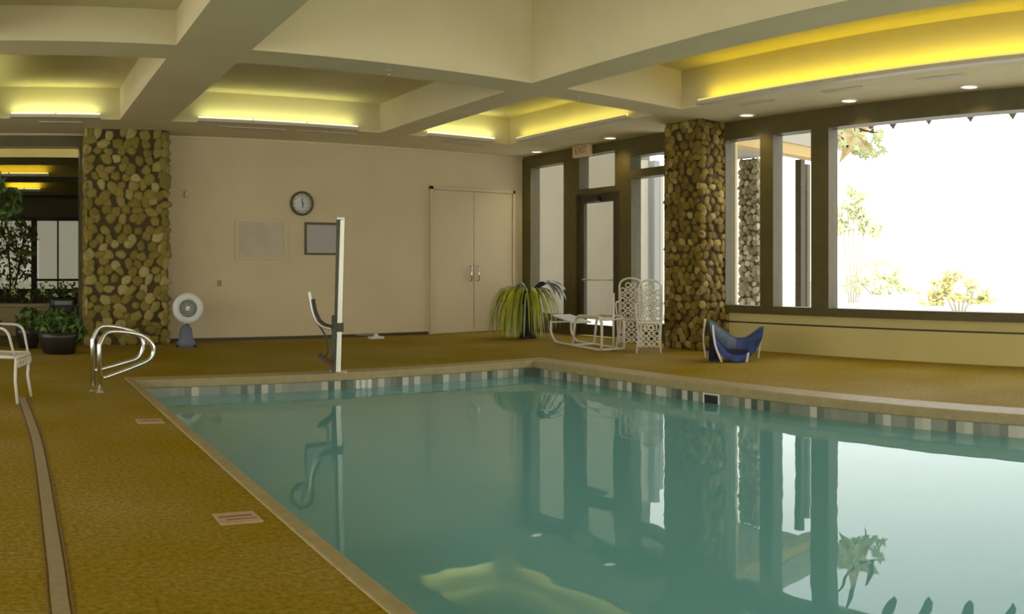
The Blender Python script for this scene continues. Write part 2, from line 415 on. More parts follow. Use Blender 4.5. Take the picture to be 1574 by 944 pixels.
b.build('frame', 'frame', o); b = MB(); b.box(-6.41, -6.4, -5.6, 12.4, .35, 3.0); b.build('pane', 'glass', o)
o = empty('window_11', (1.5, -6.4, .35)); struct(o); b = MB()  # more added glazing, behind the camera, to brighten the room
for k in range(8): x = -5.6 + 2.03 * k; b.box(x - .04, x + .04, -6.46, -6.34, .35, 3.0)
b.build('frame', 'frame', o); b = MB(); b.box(-5.6, 8.6, -6.41, -6.4, .35, 3.0); b.build('pane', 'glass', o)
YC0, YC1, XC = 8.165, 8.92, 8.75       # right stone column
YWN = -3.0                              # near end of the big window
ZSILL, ZHEAD = .53, 3.04
b = MB(); b.box(XR, XR + .2, YWN, YC0 + .1, 0, ZSILL)
b.box(XR, XR + .2, -6.5, YWN, 0, ZS + .6)
b.box(XR, XR + .2, YWN, YB, ZS - .02, ZS + .6)
b.box(XR, XR + .2, YC0 + .02, YC1 - .02, 0, ZS)
struct(b.build('wall_right', 'knee'))
# groove / ledge line along the knee wall
b = MB(); b.box(XR - .025, XR + .01, YWN, YC0, .385, .405); struct(b.build('trim_3', 'frame_dark'))
b = MB(); b.box(XR - .015, XR + .01, YWN, YC0, 0, .385); struct(b.build('trim_4', 'knee'))
# slim baseboards
b = MB(); b.box(OPX1 + 1.4, xb(658), YB - .015, YB + .01, 0, .05); struct(b.build('baseboard_back', 'frame_dark'))
b = MB(); b.box(OPX1 + .1, XR, YB - .03, YB + .01, ZS - .035, ZS); struct(b.build('trim_5', 'ceiling'))

# flush double door in the back wall (painted like the wall)
dx0, dx1, dz = xb(660), xb(790), zb(660, 286)
o = empty('door_2', ((dx0 + dx1) / 2, YB, 0)); struct(o)
w = (dx1 - dx0) / 2
b = MB(); b.box(-w, -w + .06, -.05, .01, 0, dz); b.box(w - .06, w, -.05, .01, 0, dz); b.box(-w, w, -.05, .01, dz - .06, dz); local(o, b, 'door_frame', 'door_paint', .004)
for s in (-1, 1):
    b = MB(); b.box(min(0, s * (w - .065)) + .004, max(0, s * (w - .065)) - .004, -.035, 0, .015, dz - .065)
    q = local(o, b, 'door_leaf', 'door_paint', .004)
    b = MB(); b.tube([(s * .08, -.035, .95), (s * .08, -.085, .95), (s * .08, -.085, 1.22), (s * .08, -.035, 1.22)], .012); hh = b.build('handle', 'chrome'); hh.parent = q
# the wall things
def wall_box(name, px0, px1, py0, py1, d, m, bev=.004, parent=None):
    x0, x1 = xb(px0), xb(px1); z1, z0 = zb((px0 + px1) / 2, py0), zb((px0 + px1) / 2, py1)
    b = MB(); b.box(x0, x1, YB - d, YB, z0, z1); return b.build(name, m, parent, bev)
o = empty('bulletin_board', (xb(404), YB, zb(404, 398)))
tag(o, 'faded pale framed board on the wall below and left of the clock', 'notice board')
wall_box('board_frame', 361, 442, 336, 400, .02, 'wall', .004, o); wall_box('board_panel', 367, 437, 341, 395, .026, 'notice', .002, o)
o = empty('framed_notice', (xb(493), YB, zb(493, 391)))
tag(o, 'grey sheet in a dark frame on the wall just left of the tall mast', 'framed notice')
wall_box('frame', 468, 519, 342, 392, .022, 'frame', .004, o)
wall_box('sheet', 471, 517, 346, 389, .027, 'paper', .002, o)
x, z = xb(463.5), zb(463.5, 313); o = empty('wall_clock', (x, YB, z)); tag(o, 'round white clock with a dark rim high on the beige wall', 'clock')
b = MB(); b.lathe([(.165, -.02), (.172, -.045), (.19, -.05), (.205, -.04), (.205, 0)], seg=36, axis='y'); local(o, b, 'rim', 'frame')
b = MB(); b.lathe([(.0, -.03), (.17, -.03), (.17, 0)], seg=36, axis='y'); local(o, b, 'face', 'white')
b = MB(); b.obox((.0, -.034, .04), (.006, 0, 0), (0, .003, 0), (0, 0, .05)); local(o, b, 'hour_hand', 'black')
b = MB(); b.obox((.012, -.037, -.03), (.006, 0, 0), (0, .003, 0), (.01, 0, .045)); local(o, b, 'minute_hand', 'black')
b = MB()
for k in range(12):
    a = k * pi / 6; b.obox((.145 * sin(a), -.032, .145 * cos(a)), (.004 * cos(a), 0, -.004 * sin(a)), (0, .002, 0), (.012 * sin(a), 0, .012 * cos(a)))
local(o, b, 'marking', 'black')
o = wall_box('light_switch', 334, 340, 431, 440, .02, 'drain', .003); tag(o, 'small dark switch plate alone on the wall between the fan and the faded board', 'switch')
o = empty('wall_sensor', (xb(286), YB, zb(286, 298))); tag(o, 'small pale sensor box high on the wall beside the left stone column', 'sensor')
b = MB(); b.box(-.035, .035, -.04, 0, -.06, .06); local(o, b, 'body', 'door_paint', .01); b = MB(); b.ellipsoid((0, -.04, -.01), (.022, .012, .03)); local(o, b, 'lens', 'white')

# ------------------------------------------------------------------ ceiling with beams and coffers
b = MB()
X = [-6.5, -5.6, -.95, -.3, 1.60, 2.35, 5.65, 6.15, 8.10, XR + .2]
Y = [-6.5, -5.4, -.6, 0.0, 7.92, 8.45, 12.0, YB + .2]
holes = {}
for i in (1, 3, 5, 7):
    for j in (1, 3, 5): holes[(i, j)] = 3.72
for j in (1, 3): holes[(3, j)] = 3.63; holes[(5, j)] = 4.7; holes[(7, j)] = 3.82
holes[(5, 5)] = 3.75; holes[(3, 5)] = 3.75; holes[(7, 5)] = 3.75
for i in range(len(X) - 1):
    for j in range(len(Y) - 1):
        x0, x1, y0, y1 = X[i], X[i + 1], Y[j], Y[j + 1]
        h = holes.get((i, j))
        zz = h or ZS
        if zz < 4.5: b.quad((x0, y0, zz), (x0, y1, zz), (x1, y1, zz), (x1, y0, zz))
        if h:
            b.quad((x0, y0, ZS), (x0, y1, ZS), (x0, y1, h), (x0, y0, h)); b.quad((x1, y1, ZS), (x1, y0, ZS), (x1, y0, h), (x1, y1, h))
            b.quad((x1, y0, ZS), (x0, y0, ZS), (x0, y0, h), (x1, y0, h)); b.quad((x0, y1, ZS), (x1, y1, ZS), (x1, y1, h), (x0, y1, h))
struct(b.build('ceiling', 'ceiling'))

# roof glazing added out of view atop the deep middle bays to brighten the room
SKY = glass_mat('added_roof_glass', (.165, .15, .11))
for k, (y0, y1) in enumerate(((Y[1], Y[2]), (Y[3], Y[4]))):
    o = empty('window_%d' % (8 + k), ((X[5] + X[6]) / 2, (y0 + y1) / 2, 4.7)); struct(o)
    b = MB(); n = 6
    for q in range(n + 1):
        yy = y0 + (y1 - y0) * q / n; b.box(X[5], X[6], yy - .03, yy + .03, 4.66, 4.74)
    for q in range(5):
        xx = X[5] + (X[6] - X[5]) * q / 4; b.box(xx - .03, xx + .03, y0, y1, 4.66, 4.74)
    b.build('frame', 'slot', o)
    b = MB(); b.quad((X[5], y0, 4.72), (X[6], y0, 4.72), (X[6], y1, 4.72), (X[5], y1, 4.72)); b.build('pane', SKY, o)

def area(name, loc, size, rot, power, col):
    l = bpy.data.lights.new(name, 'AREA'); l.shape = 'RECTANGLE'; l.size, l.size_y = size; l.energy = power; l.color = col
    o = bpy.data.objects.new(name, l); COL.objects.link(o); o.location = loc; o.rotation_euler = rot; return o
# cove strips: a tube in an open white tray at the foot of a coffer face
def cove(name, p0, p1, out, label, matn, power, col, group, n=3):
    """p0-p1 along the face foot; out = unit vector into the coffer"""
    p0, p1, out = Vector(p0), Vector(p1), Vector(out); d = (p1 - p0); L = d.length; u = d.normalized(); mid = (p0 + p1) / 2
    o = empty(name, mid); tag(o, label, 'cove light', group)
    b = MB(); b.obox(out * .06 + Vector((0, 0, .005)), u * L / 2, out * .06, Vector((0, 0, .006)))
    b.obox(out * .118 + Vector((0, 0, .022)), u * L / 2, out * .003, Vector((0, 0, .02))); local(o, b, 'tray', 'slot')
    for k in range(n):
        a = -L / 2 + L * k / n + .015; e = -L / 2 + L * (k + 1) / n - .015
        b = MB(); b.tube([out * .075 + u * a + Vector((0, 0, .055)), out * .075 + u * e + Vector((0, 0, .055))], .019, 8); local(o, b, 'tube', matn)
    l = area('cove_lamp', mid + out * .09 + Vector((0, 0, .08)), (L * .96, .05), (0, 0, 0), power, col)
    # shine upward and toward the coffer face
    dirv = (Vector((0, 0, 1)) - out * .25).normalized(); l.rotation_euler = dirv.to_track_quat('-Z', 'Y').to_euler()
    if abs(u.y) > .5:
        q = dirv.to_track_quat('-Z', 'Y'); m3 = Matrix((u, (dirv * -1).cross(u), dirv * -1)).transposed(); l.rotation_euler = m3.to_euler()
    else:
        m3 = Matrix((u, (dirv * -1).cross(u), dirv * -1)).transposed(); l.rotation_euler = m3.to_euler()
    l.parent = o; l.location = out * .10 + Vector((0, 0, .08))
    return o
YL = (1, .76, .0); GR = (.90, .95, .40)
g = 'fluorescent strips in the ceiling coffers'
cove('cove_light', (.03, 12, ZS), (1.32, 12, ZS), (0, -1, 0), 'lit strip in the ceiling coffer above the left opening with plants', 'tube_green', 2.1, GR, g, 2)
cove('cove_light', (2.72, 12, ZS), (5.25, 12, ZS), (0, -1, 0), 'long lit strip in the ceiling coffer above the clock and notices', 'tube_green', 3.1, GR, g, 3)
cove('cove_light', (6.45, 12, ZS), (7.75, 12, ZS), (0, -1, 0), 'short lit strip along the wall side of the corner ceiling coffer', 'tube_green', 2.1, GR, g, 2)
cove('cove_light', (8.1, 11.7, ZS), (8.1, 8.9, ZS), (-1, 0, 0), 'lit strip in the corner ceiling coffer on its side toward the glass door', 'tube_yellow', 2.6, (1, .92, .2), g, 3)
cove('cove_light', (8.1, 7.55, ZS), (8.1, .3, ZS), (-1, 0, 0), 'very long warm yellow lit strip in the coffer along the big window', 'tube_yellow', 10.5, YL, g, 6)
cove('cove_light', (-.3, 8.7, ZS), (-.3, 11.7, ZS), (1, 0, 0), 'pale lit strip on the outer side of the coffer above the left opening', 'tube_green', 2., GR, g, 3)

# slot diffusers in the soffit
slots = [(1165, 156, 0), (1296, 138, 0), (1447, 119, 0)]
for k, (px, py, _) in enumerate(slots):
    y = yr(px, 8.4); b = MB(); b.box(-.045, .045, -.3, .3, -.012, .002)
    o = empty('air_diffuser', (8.4, y, ZS)); local(o, b, 'frame', 'slot', .003)
    b = MB(); b.box(-.006, .006, -.28, .28, -.014, -.01); local(o, b, 'slot', 'mid_grey')
    tag(o, ['slim ceiling air slot beside the yellow strip, the one nearest the stone column', 'slim ceiling air slot beside the yellow strip, middle one of three', 'slim ceiling air slot beside the yellow strip, the one farthest from the stone column'][k], 'air vent', 'slot diffusers beside the strip lights')
for k, (pa, pb_) in enumerate(((60, 125), (335, 440), (458, 545), (682, 742))):
    y = 12.28; x0, x1 = xb(pa, y), xb(pb_, y); o = empty('air_diffuser', ((x0 + x1) / 2, y, ZS)); hw = (x1 - x0) / 2
    b = MB(); b.box(-hw, hw, -.06, .06, -.012, .002); local(o, b, 'frame', 'slot', .003)
    b = MB(); b.box(-hw + .02, hw - .02, -.008, .008, -.014, -.01); local(o, b, 'slot', 'mid_grey')
    tag(o, ['slim ceiling air slot above the left opening with plants', 'slim ceiling air slot above the faded board, left of the clock', 'slim ceiling air slot above the clock and the framed notice', 'slim ceiling air slot above the flush beige double door'][k], 'air vent', 'slot diffusers beside the strip lights')
# recessed downlights
dl = [(825, 235), (938, 214), (1148, 183), (1305, 164), (1490, 145)]
lab = ['in the corner above the big potted plant', 'above the glass door and exit sign', 'right of the top of the stone column', 'above the left end of the big window', 'above the big window, farthest from the column']
for k, (px, py) in enumerate(dl):
    y = yr(px, 9.0); o = empty('downlight', (9.0, y, ZS)); tag(o, 'small round recessed ceiling light ' + lab[k], 'downlight', 'recessed lights along the window side')
    b = MB(); b.lathe([(.095, .004), (.098, -.012), (.125, -.010), (.13, .002)], seg=28); local(o, b, 'trim_ring', 'white')
    b = MB(); b.lathe([(.0, -.006), (.06, -.006), (.096, -.003)], seg=28); local(o, b, 'lamp', 'bulb')
    l = bpy.data.lights.new('downlight_lamp', 'SPOT'); l.energy = 18; l.color = (1, .82, .45); l.spot_size = 2.2; l.spot_blend = .8; l.shadow_soft_size = .08
    q = bpy.data.objects.new('downlight_lamp', l); COL.objects.link(q); q.parent = o; q.location = (0, 0, -.03)
# sprinkler heads
for k, (px, py, z, y) in enumerate(((598, 110, ZS, 8.2), (888, 147, ZS, 8.2))):
    x = xb(px, y); o = empty('sprinkler_head', (x, y, z)); tag(o, ['small sprinkler head under the ceiling crossbeam, straight above the mast side of the far wall', 'small sprinkler head under the ceiling crossbeam near the corner coffer'][k], 'sprinkler')
    b = MB(); b.lathe([(.0, -.008), (.035, -.008), (.04, 0)], seg=16); local(o, b, 'escutcheon', 'slot')
    b = MB(); b.lathe([(.008, -.008), (.008, -.04), (.022, -.045), (.0, -.048)], seg=12); local(o, b, 'nozzle', 'chrome')
x, y = xb(487, 9.6), 9.6
o = empty('smoke_detector', (x, y, 3.75)); tag(o, 'small round detector up in the ceiling coffer above the clock', 'smoke detector')
b = MB(); b.lathe([(.07, 0), (.07, -.02), (.05, -.04), (.0, -.045)], seg=20); local(o, b, 'body', 'slot'); b = MB(); b.lathe([(.0, -.048), (.012, -.046), (.012, -.04)], seg=10); local(o, b, 'sensor', 'mid_grey')

# ------------------------------------------------------------------ right wall glazing
FX0, FX1 = XR - .10, XR + .12
def glazing(name, py0, py1, z0, z1, opens, matn='frame', gname='pane'):
    """frame slab y in [y1,y0] with rectangular openings (pxL, pxR, zlo, zhi), as bars between them"""
    ya, yb_ = yr(py1), yr(py0)        # ya < yb_
    o = empty(name, (XR, (ya + yb_) / 2, z0)); struct(o)
    b = MB(); zc = sorted({z0, z1, *[q[2] for q in opens], *[q[3] for q in opens]}); yc = sorted({ya, yb_, *[yr(q[0]) for q in opens], *[yr(q[1]) for q in opens]})
    for i in range(len(yc) - 1):
        for j in range(len(zc) - 1):
            my, mz = (yc[i] + yc[i + 1]) / 2, (zc[j] + zc[j + 1]) / 2
            if any(min(yr(q[0]), yr(q[1])) < my < max(yr(q[0]), yr(q[1])) and q[2] < mz < q[3] for q in opens): continue
            b.box(FX0, FX1, yc[i], yc[i + 1], zc[j], zc[j + 1])
    b.build('frame', matn, o)
    for q in opens:
        b = MB(); yy0, yy1 = sorted((yr(q[0]), yr(q[1]))); b.box(XR + .005, XR + .015, yy0 - .01, yy1 + .01, q[2] - .01, q[3] + .01); b.build(gname, 'tinted', o)
    return o
ZT = ZS
glazing('window_1', 808, 889, 0, ZT, [(822, 873, .35, zr(848, 254))])
z_tr0, z_tr1 = zr(925, 289), zr(925, 236)
# door zone: transom
glazing('window_2', 889, 962, zr(925, 296), ZT, [(897, 952, z_tr0, z_tr1)])
glazing('window_3', 962, 1030, 0, ZT, [(977, 1028, .30, zr(1000, 272)), (977, 1028, zr(1000, 259), zr(1000, 238))])
glazing('window_4', 1112, 1183, ZSILL, ZT, [(1122, 1175, .64, ZHEAD)])
glazing('window_5', 1183, 1263, ZSILL, ZT, [(1195, 1253, .64, ZHEAD)])
o = glazing('window_6', 1263, 1280, ZSILL, ZT, [])
ya = yr(1280)
for c in list(COL.objects):
    if c.parent == o: bpy.data.objects.remove(c)
b = MB(); b.box(FX0, FX1, ya, yr(1263), ZSILL, ZT); b.box(FX0, FX1, YWN, ya, ZSILL, .64); b.box(FX0, FX1, YWN, ya, ZHEAD, ZT); b.box(FX0, FX1, YWN - .1, YWN + .1, ZSILL, ZT); b.box(FX0, FX1, -.9, -.75, ZSILL, ZT)
b.build('frame', 'frame', o)
b = MB(); b.box(XR + .005, XR + .015, YWN, ya + .01, .63, ZHEAD + .01); b.build('pane', 'tinted', o)
# door leaf
dz1 = zr(925, 296)
o = empty('door_1', (XR, yr(925), 0)); struct(o)
ya, yb_ = yr(962), yr(889); b = MB(); j = .05
b.box(FX0, FX1, ya, ya + j, 0, dz1); b.box(FX0, FX1, yb_ - j, yb_, 0, dz1); b.build('door_frame', 'frame', o)
gy0, gy1, gz0, gz1 = yr(946), yr(901), zr(925, 500), zr(925, 311)
b = MB(); x0, x1 = XR - .05, XR + .02
b.box(x0, x1, ya + j, gy0, .02, dz1 - .01); b.box(x0, x1, gy1, yb_ - j, .02, dz1 - .01); b.box(x0, x1, gy0, gy1, .02, gz0); b.box(x0, x1, gy0, gy1, gz1, dz1 - .01)
leaf = b.build('door_leaf', 'frame_dark', o)
b = MB(); b.box(XR - .02, XR - .012, gy0, gy1, gz0, gz1); b.build('pane', 'tinted', leaf)
b = MB(); b.tube([(x0, gy0 + .02, .98), (x0 - .05, gy0 + .02, .98), (x0 - .05, gy1 - .02, .98), (x0, gy1 - .02, .98)], .014); b.build('push_bar', 'slot', leaf)
b = MB(); yy = yr(916); b.box(x0 - .09, x0, yy - .2, yy + .16, gz1 + .01, gz1 + .10); b.build('door_closer', 'black', leaf, .01)
# exit sign above the door
c = Vector((XR - .16, yr(906), zr(906, 232))); o = empty('exit_sign', c); tag(o, 'small cream exit sign with red lettering over the glass door', 'exit sign')
b = MB(); b.box(-.03, .03, -.24, .24, -.12, .10); local(o, b, 'housing', 'cream', .008)
b = MB(); b.tube([(0, 0, .1), (0, 0, .26)], .012); local(o, b, 'stem', 'cream')
cu = bpy.data.curves.new('lettering', 'FONT'); cu.body = 'EXIT'; cu.size = .17; cu.extrude = .002; cu.align_x = 'CENTER'; cu.align_y = 'CENTER'; cu.materials.append(M['red'])
tmp = bpy.data.objects.new('tmp', cu); COL.objects.link(tmp); me = bpy.data.meshes.new_from_object(tmp.evaluated_get(bpy.context.evaluated_depsgraph_get())); bpy.data.objects.remove(tmp)
tx = bpy.data.objects.new('lettering', me); COL.objects.link(tx); tx.parent = o; tx.location = (-.033, 0, -.01); tx.rotation_euler = (pi / 2, 0, -pi / 2)

# ------------------------------------------------------------------ river stone columns
def stones(b, rng, o, u, n, w, h, s, depth=.034):
    o, u, n = Vector(o), Vector(u), Vector(n); z = Vector((0, 0, 1))
    rows = int(h / (s * .80)); cols = max(2, int(round(w / s)))
    for r in range(rows + 1):
        for c in range(cols + 1):
            uu = (c + (.5 if r % 2 else 0) + rng.uniform(-.28, .28)) * w / cols; vv = (r + .5 + rng.uniform(-.28, .28)) * h / (rows + 1)
            if uu < .0 or uu > w: uu = min(max(uu, .02), w - .02)
            a = s * rng.uniform(.42, .70); bb = s * rng.uniform(.36, .56); an = rng.uniform(0, pi); k = rng.randint(0, 9)
            p = rng.random(); tone = .08 + .9 * rng.random() ** 1.5
            cen = o + u * uu + z * min(max(vv, bb * .8), h - bb * .8)
            seg = 10; vs = []; ph = [rng.uniform(.80, 1.16) for _ in range(seg)]
            for (rr, dd) in ((1.0, 0), (.95, .6), (.80, .9), (.4, 1.0)):
                for q in range(seg):
                    t = 2 * pi * q / seg; X_ = a * rr * ph[q] * cos(t); Z_ = bb * rr * ph[q] * sin(t)
                    vs.append(cen + u * (X_ * cos(an) - Z_ * sin(an)) + z * (X_ * sin(an) + Z_ * cos(an)) + n * (dd * depth * (.7 + .5 * p)))
            fs = [(i * seg + q, i * seg + (q + 1) % seg, (i + 1) * seg + (q + 1) % seg, (i + 1) * seg + q) for i in range(3) for q in range(seg)] + [tuple(3 * seg + q for q in range(seg))]
            b.add(vs, fs, True, tone)
def column(name, x0, x1, y0, y1, h, s, seed, m, label, faces):
    rng = random.Random(seed); b = MB(); e = .035
    b.box(x0 + e, x1 - e, y0 + e, y1 - e, 0, h); b.a = [.0] * len(b.v)
    if 's' in faces: stones(b, rng, (x0 + e, y0 + e, 0), (1, 0, 0), (0, -1, 0), x1 - x0 - 2 * e, h, s)
    if 'w' in faces: stones(b, rng, (x0 + e, y0 + e, 0), (0, 1, 0), (-1, 0, 0), y1 - y0 - 2 * e, h, s)
    if 'e' in faces: stones(b, rng, (x1 - e, y0 + e, 0), (0, 1, 0), (1, 0, 0), y1 - y0 - 2 * e, h, s)
    if 'n' in faces: stones(b, rng, (x0 + e, y1 - e, 0), (1, 0, 0), (0, 1, 0), x1 - x0 - 2 * e, h, s)
    o = b.build(name, m); tag(o, label, 'column', kind='thing'); return o
column('stone_column', 1.17, 2.47, 12.78, YB + .02, ZS, .165, 3, 'stone', 'broad brown river stone column against the far wall beside the fan', 'swe')
column('stone_column', XC, XR + .02, YC0, YC1, ZS, .125, 5, 'stone_warm', 'tall amber river stone column between the glass door and big window', 'swn')

# ------------------------------------------------------------------ left opening and the lounge behind it
b = MB(); b.box(OPX1, OPX1 + .14, YB - .06, YB + .24, 0, OPZ + .02); b.box(OPX0, OPX1 + .14, YB - .05, YB + .24, OPZ, ZS - .04); b.box(OPX0 - .1, OPX0, YB - .06, YB + .24, 0, OPZ + .02)
struct(b.build('trim_6', 'frame'))
LX0, LX1, LY0, LY1 = -4.5, 2.6, YB + .2, 22.0
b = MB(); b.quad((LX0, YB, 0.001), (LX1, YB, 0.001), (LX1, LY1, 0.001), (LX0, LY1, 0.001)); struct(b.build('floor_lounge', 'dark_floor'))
b = MB()
wz0, wz1 = .9, 2.46; wx0 = LY1 * tan(az(57)); wx1 = LY1 * tan(az(121)); wv0, wv1 = -2.5, LY1 * tan(az(48))
b.box(LX0, wv0, LY1, LY1 + .15, 0, 3.4); b.box(wv0, wx1, LY1, LY1 + .15, 0, .55); b.box(wv0, wx1, LY1, LY1 + .15, wz1, 3.4); b.box(wx1, LX1, LY1, LY1 + .15, 0, 3.4)
b.box(LX0, LX0 + .1, LY0, LY1, 0, 3.4); b.box(LX1, LX1 + .1, LY0, LY1, 0, 3.4)
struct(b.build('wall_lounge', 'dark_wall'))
b = MB()
ysL = [LY0, 14.5, 16.3, 17.4, 19.4, 20.3, LY1 + .1]
for j in range(len(ysL) - 1):
    h = 3.35 if j % 2 else 2.95
    b.quad((LX0, ysL[j], h), (LX0, ysL[j + 1], h), (LX1, ysL[j + 1], h), (LX1, ysL[j], h))
for j in range(1, len(ysL) - 1): b.quad((LX0, ysL[j], 2.95), (LX1, ysL[j], 2.95), (LX1, ysL[j], 3.35), (LX0, ysL[j], 3.35))
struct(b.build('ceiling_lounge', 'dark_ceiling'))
for k, (yy, pa, pb_) in enumerate(((16.3, 0, 75), (19.4, 12, 62))):
    x0, x1 = yy * tan(az(pa)) - (.6 if k == 0 else 0), yy * tan(az(pb_))
    cove('cove_light', (x0, yy, 2.95), (x1, yy, 2.95), (0, -1, 0), ['dim yellow strip on the nearer dark beam inside the lounge behind the opening', 'short yellow strip on the farther dark beam inside the lounge behind the opening'][k], 'tube_yellow', 4.0, (1, .75, .08), 'strips in the dark lounge ceiling', 2)
o = empty('window_7', ((wv0 + wx1) / 2, LY1, wz0)); struct(o)
b = MB(); b.box(wv1, wx0, LY1 - .06, LY1 + .1, .55, wz1); b.box(wv0, wx1, LY1 - .06, LY1 + .1, wz1 - .03, wz1 + .06); b.box(wv0, wx1, LY1 - .06, LY1 + .1, .55, .66); b.box(wx1, wx1 + .08, LY1 - .06, LY1 + .1, .55, wz1)
b.box((wx0 + wx1) / 2 - .02, (wx0 + wx1) / 2 + .02, LY1 - .02, LY1 + .06, .66, wz1); b.box(wx0, wx1, LY1 - .03, LY1 + .08, .86, .92)
b.build('frame', 'frame_dark', o)
b = MB(); b.box(wv0, wx1, LY1 + .03, LY1 + .04, .6, wz1); b.build('pane', glass_mat('smoky_window_glass', (.235, .23, .195)), o)

rng = random.Random(11)
# potted tree in the lounge
def potted(name, c, pot_r, pot_h, label, cat, trunk, crown, matn, potm='pot', group=None):
    o = empty(name, c); tag(o, label, cat, group)
    b = MB(); b.lathe([(0, 0), (pot_r * .72, 0), (pot_r * .98, pot_h * .75), (pot_r, pot_h), (pot_r * .9, pot_h), (pot_r * .88, pot_h * .9)], seg=24); local(o, b, 'pot', potm)
    b = MB(); b.lathe([(0, pot_h * .91), (pot_r * .9, pot_h * .9)], seg=20); local(o, b, 'soil', 'soil')
    if trunk:
        b = MB()
        for tr in trunk: b.tube(smooth_path(tr, 4), .02, 7)
        local(o, b, 'trunk', 'bark')
    b = MB()
    for (cc, rr, n, s) in crown: b.leafcloud(cc, rr, n, s, rng)
    local(o, b, 'foliage', matn)
    return o
c = Vector((16.6 * tan(az(12)), 16.6, 0))
potted('potted_tree', c, .28, .42, 'leafy green potted tree in the lounge left of its window', 'potted tree', [[(0, 0, .38), (.05, 0, 1.0), (-.02, .05, 1.7)], [(0.02, 0, .38), (.2, 0, 1.1), (.32, .05, 1.8)]],
       [((-.2, 0, 1.75), (.45, .4, .45), 260, .075), ((.32, 0, 1.7), (.28, .3, .50), 230, .075), ((.15, 0, 1.15), (.4, .3, .3), 110, .07)], 'olive_leaf')
c = Vector((13.0 * tan(az(-22)), 12.9, 0))
potted('potted_palm', c, .24, .38, 'tall dark leaved potted plant at the extreme left edge by the opening', 'potted plant', [[(0, 0, .35), (.03, 0, 1.3), (.1, 0, 2.2)]],
       [((.18, 0, 2.15), (.42, .35, .33), 150, .10), ((.05, 0, 2.5), (.3, .3, .3), 70, .09)], 'green_leaf')
# long planter of flowering plants on a ledge inside the opening
c = Vector((15.0 * tan(az(50)), 15.0, 0)); o = empty('planter_bench', c); tag(o, 'low stone coloured planter full of mixed plants below the lounge window', 'planter')
b = MB(); b.box(-1.6, .85, -.22, .22, 0, .50); b.box(-1.64, .89, -.26, .26, .50, .56); local(o, b, 'trough', 'dark_wall', .01)
b = MB()
for k in range(16): b.leafcloud((-1.5 + k * .15, rng.uniform(-.1, .1), .70 + rng.uniform(-.05, .12)), (.14, .16, .18 + .08 * rng.random()), 34, .05, rng, .2)
local(o, b, 'foliage', 'green_leaf')
b = MB()
for k in range(9): b.leafcloud((-1.4 + k * .26 + rng.uniform(-.05, .05), -.12, .74 + rng.uniform(-.06, .12)), (.07, .07, .07), 14, .035, rng, .2)
local(o, b, 'blossom', M['straw_leaf'])
# armchair in the lounge opening
c = pr(98, 462, 14.1); o = empty('armchair', (c.x, c.y, 0), 0); tag(o, 'black armchair in the opening behind the dark planters', 'armchair')
b = MB(); b.box(-.20, .20, -.22, .24, .22, .42); local(o, b, 'seat', 'black', .03)
b = MB(); b.box(-.22, .22, .14, .26, .40, .68); local(o, b, 'backrest', 'black', .04)
for s in (-1, 1):
    b = MB(); b.box(s * .20 - .04, s * .20 + .04, -.24, .24, .18, .56); local(o, b, 'armrest', 'black', .025)
for sx in (-1, 1):
    for sy in (-1, 1):
        b = MB(); b.tube([(sx * .18, sy * .2, 0), (sx * .17, sy * .19, .2)], .018, 8); local(o, b, 'leg', 'black')
b = MB(); b.box(-.15, .15, .125, .142, .56, .63); local(o, b, 'cushion', 'mid_grey', .01)
# dark pots on the deck in front of the opening
def bushpot(px, py, r, h, lab, n=220, sp=1.0):
    c = gp(px, py); c.y += r * .6
    return potted('potted_plant', c, r, h, lab, 'potted plant', None, [((0, 0, h + .10), (r * 1.1 * sp, r, .22), n, .075), ((r * .7, -.05, h), (r * .6, r * .6, .16), int(n * .5), .07)], 'green_leaf', 'pot', 'dark pots by the left opening')
bushpot(92, 545, .30, .30, 'wide dark pot of green leaves on the deck touching the left stone column')
bushpot(44, 536, .19, .30, 'dark pot of sparse leaves on the deck behind the cropped white chair', 120)

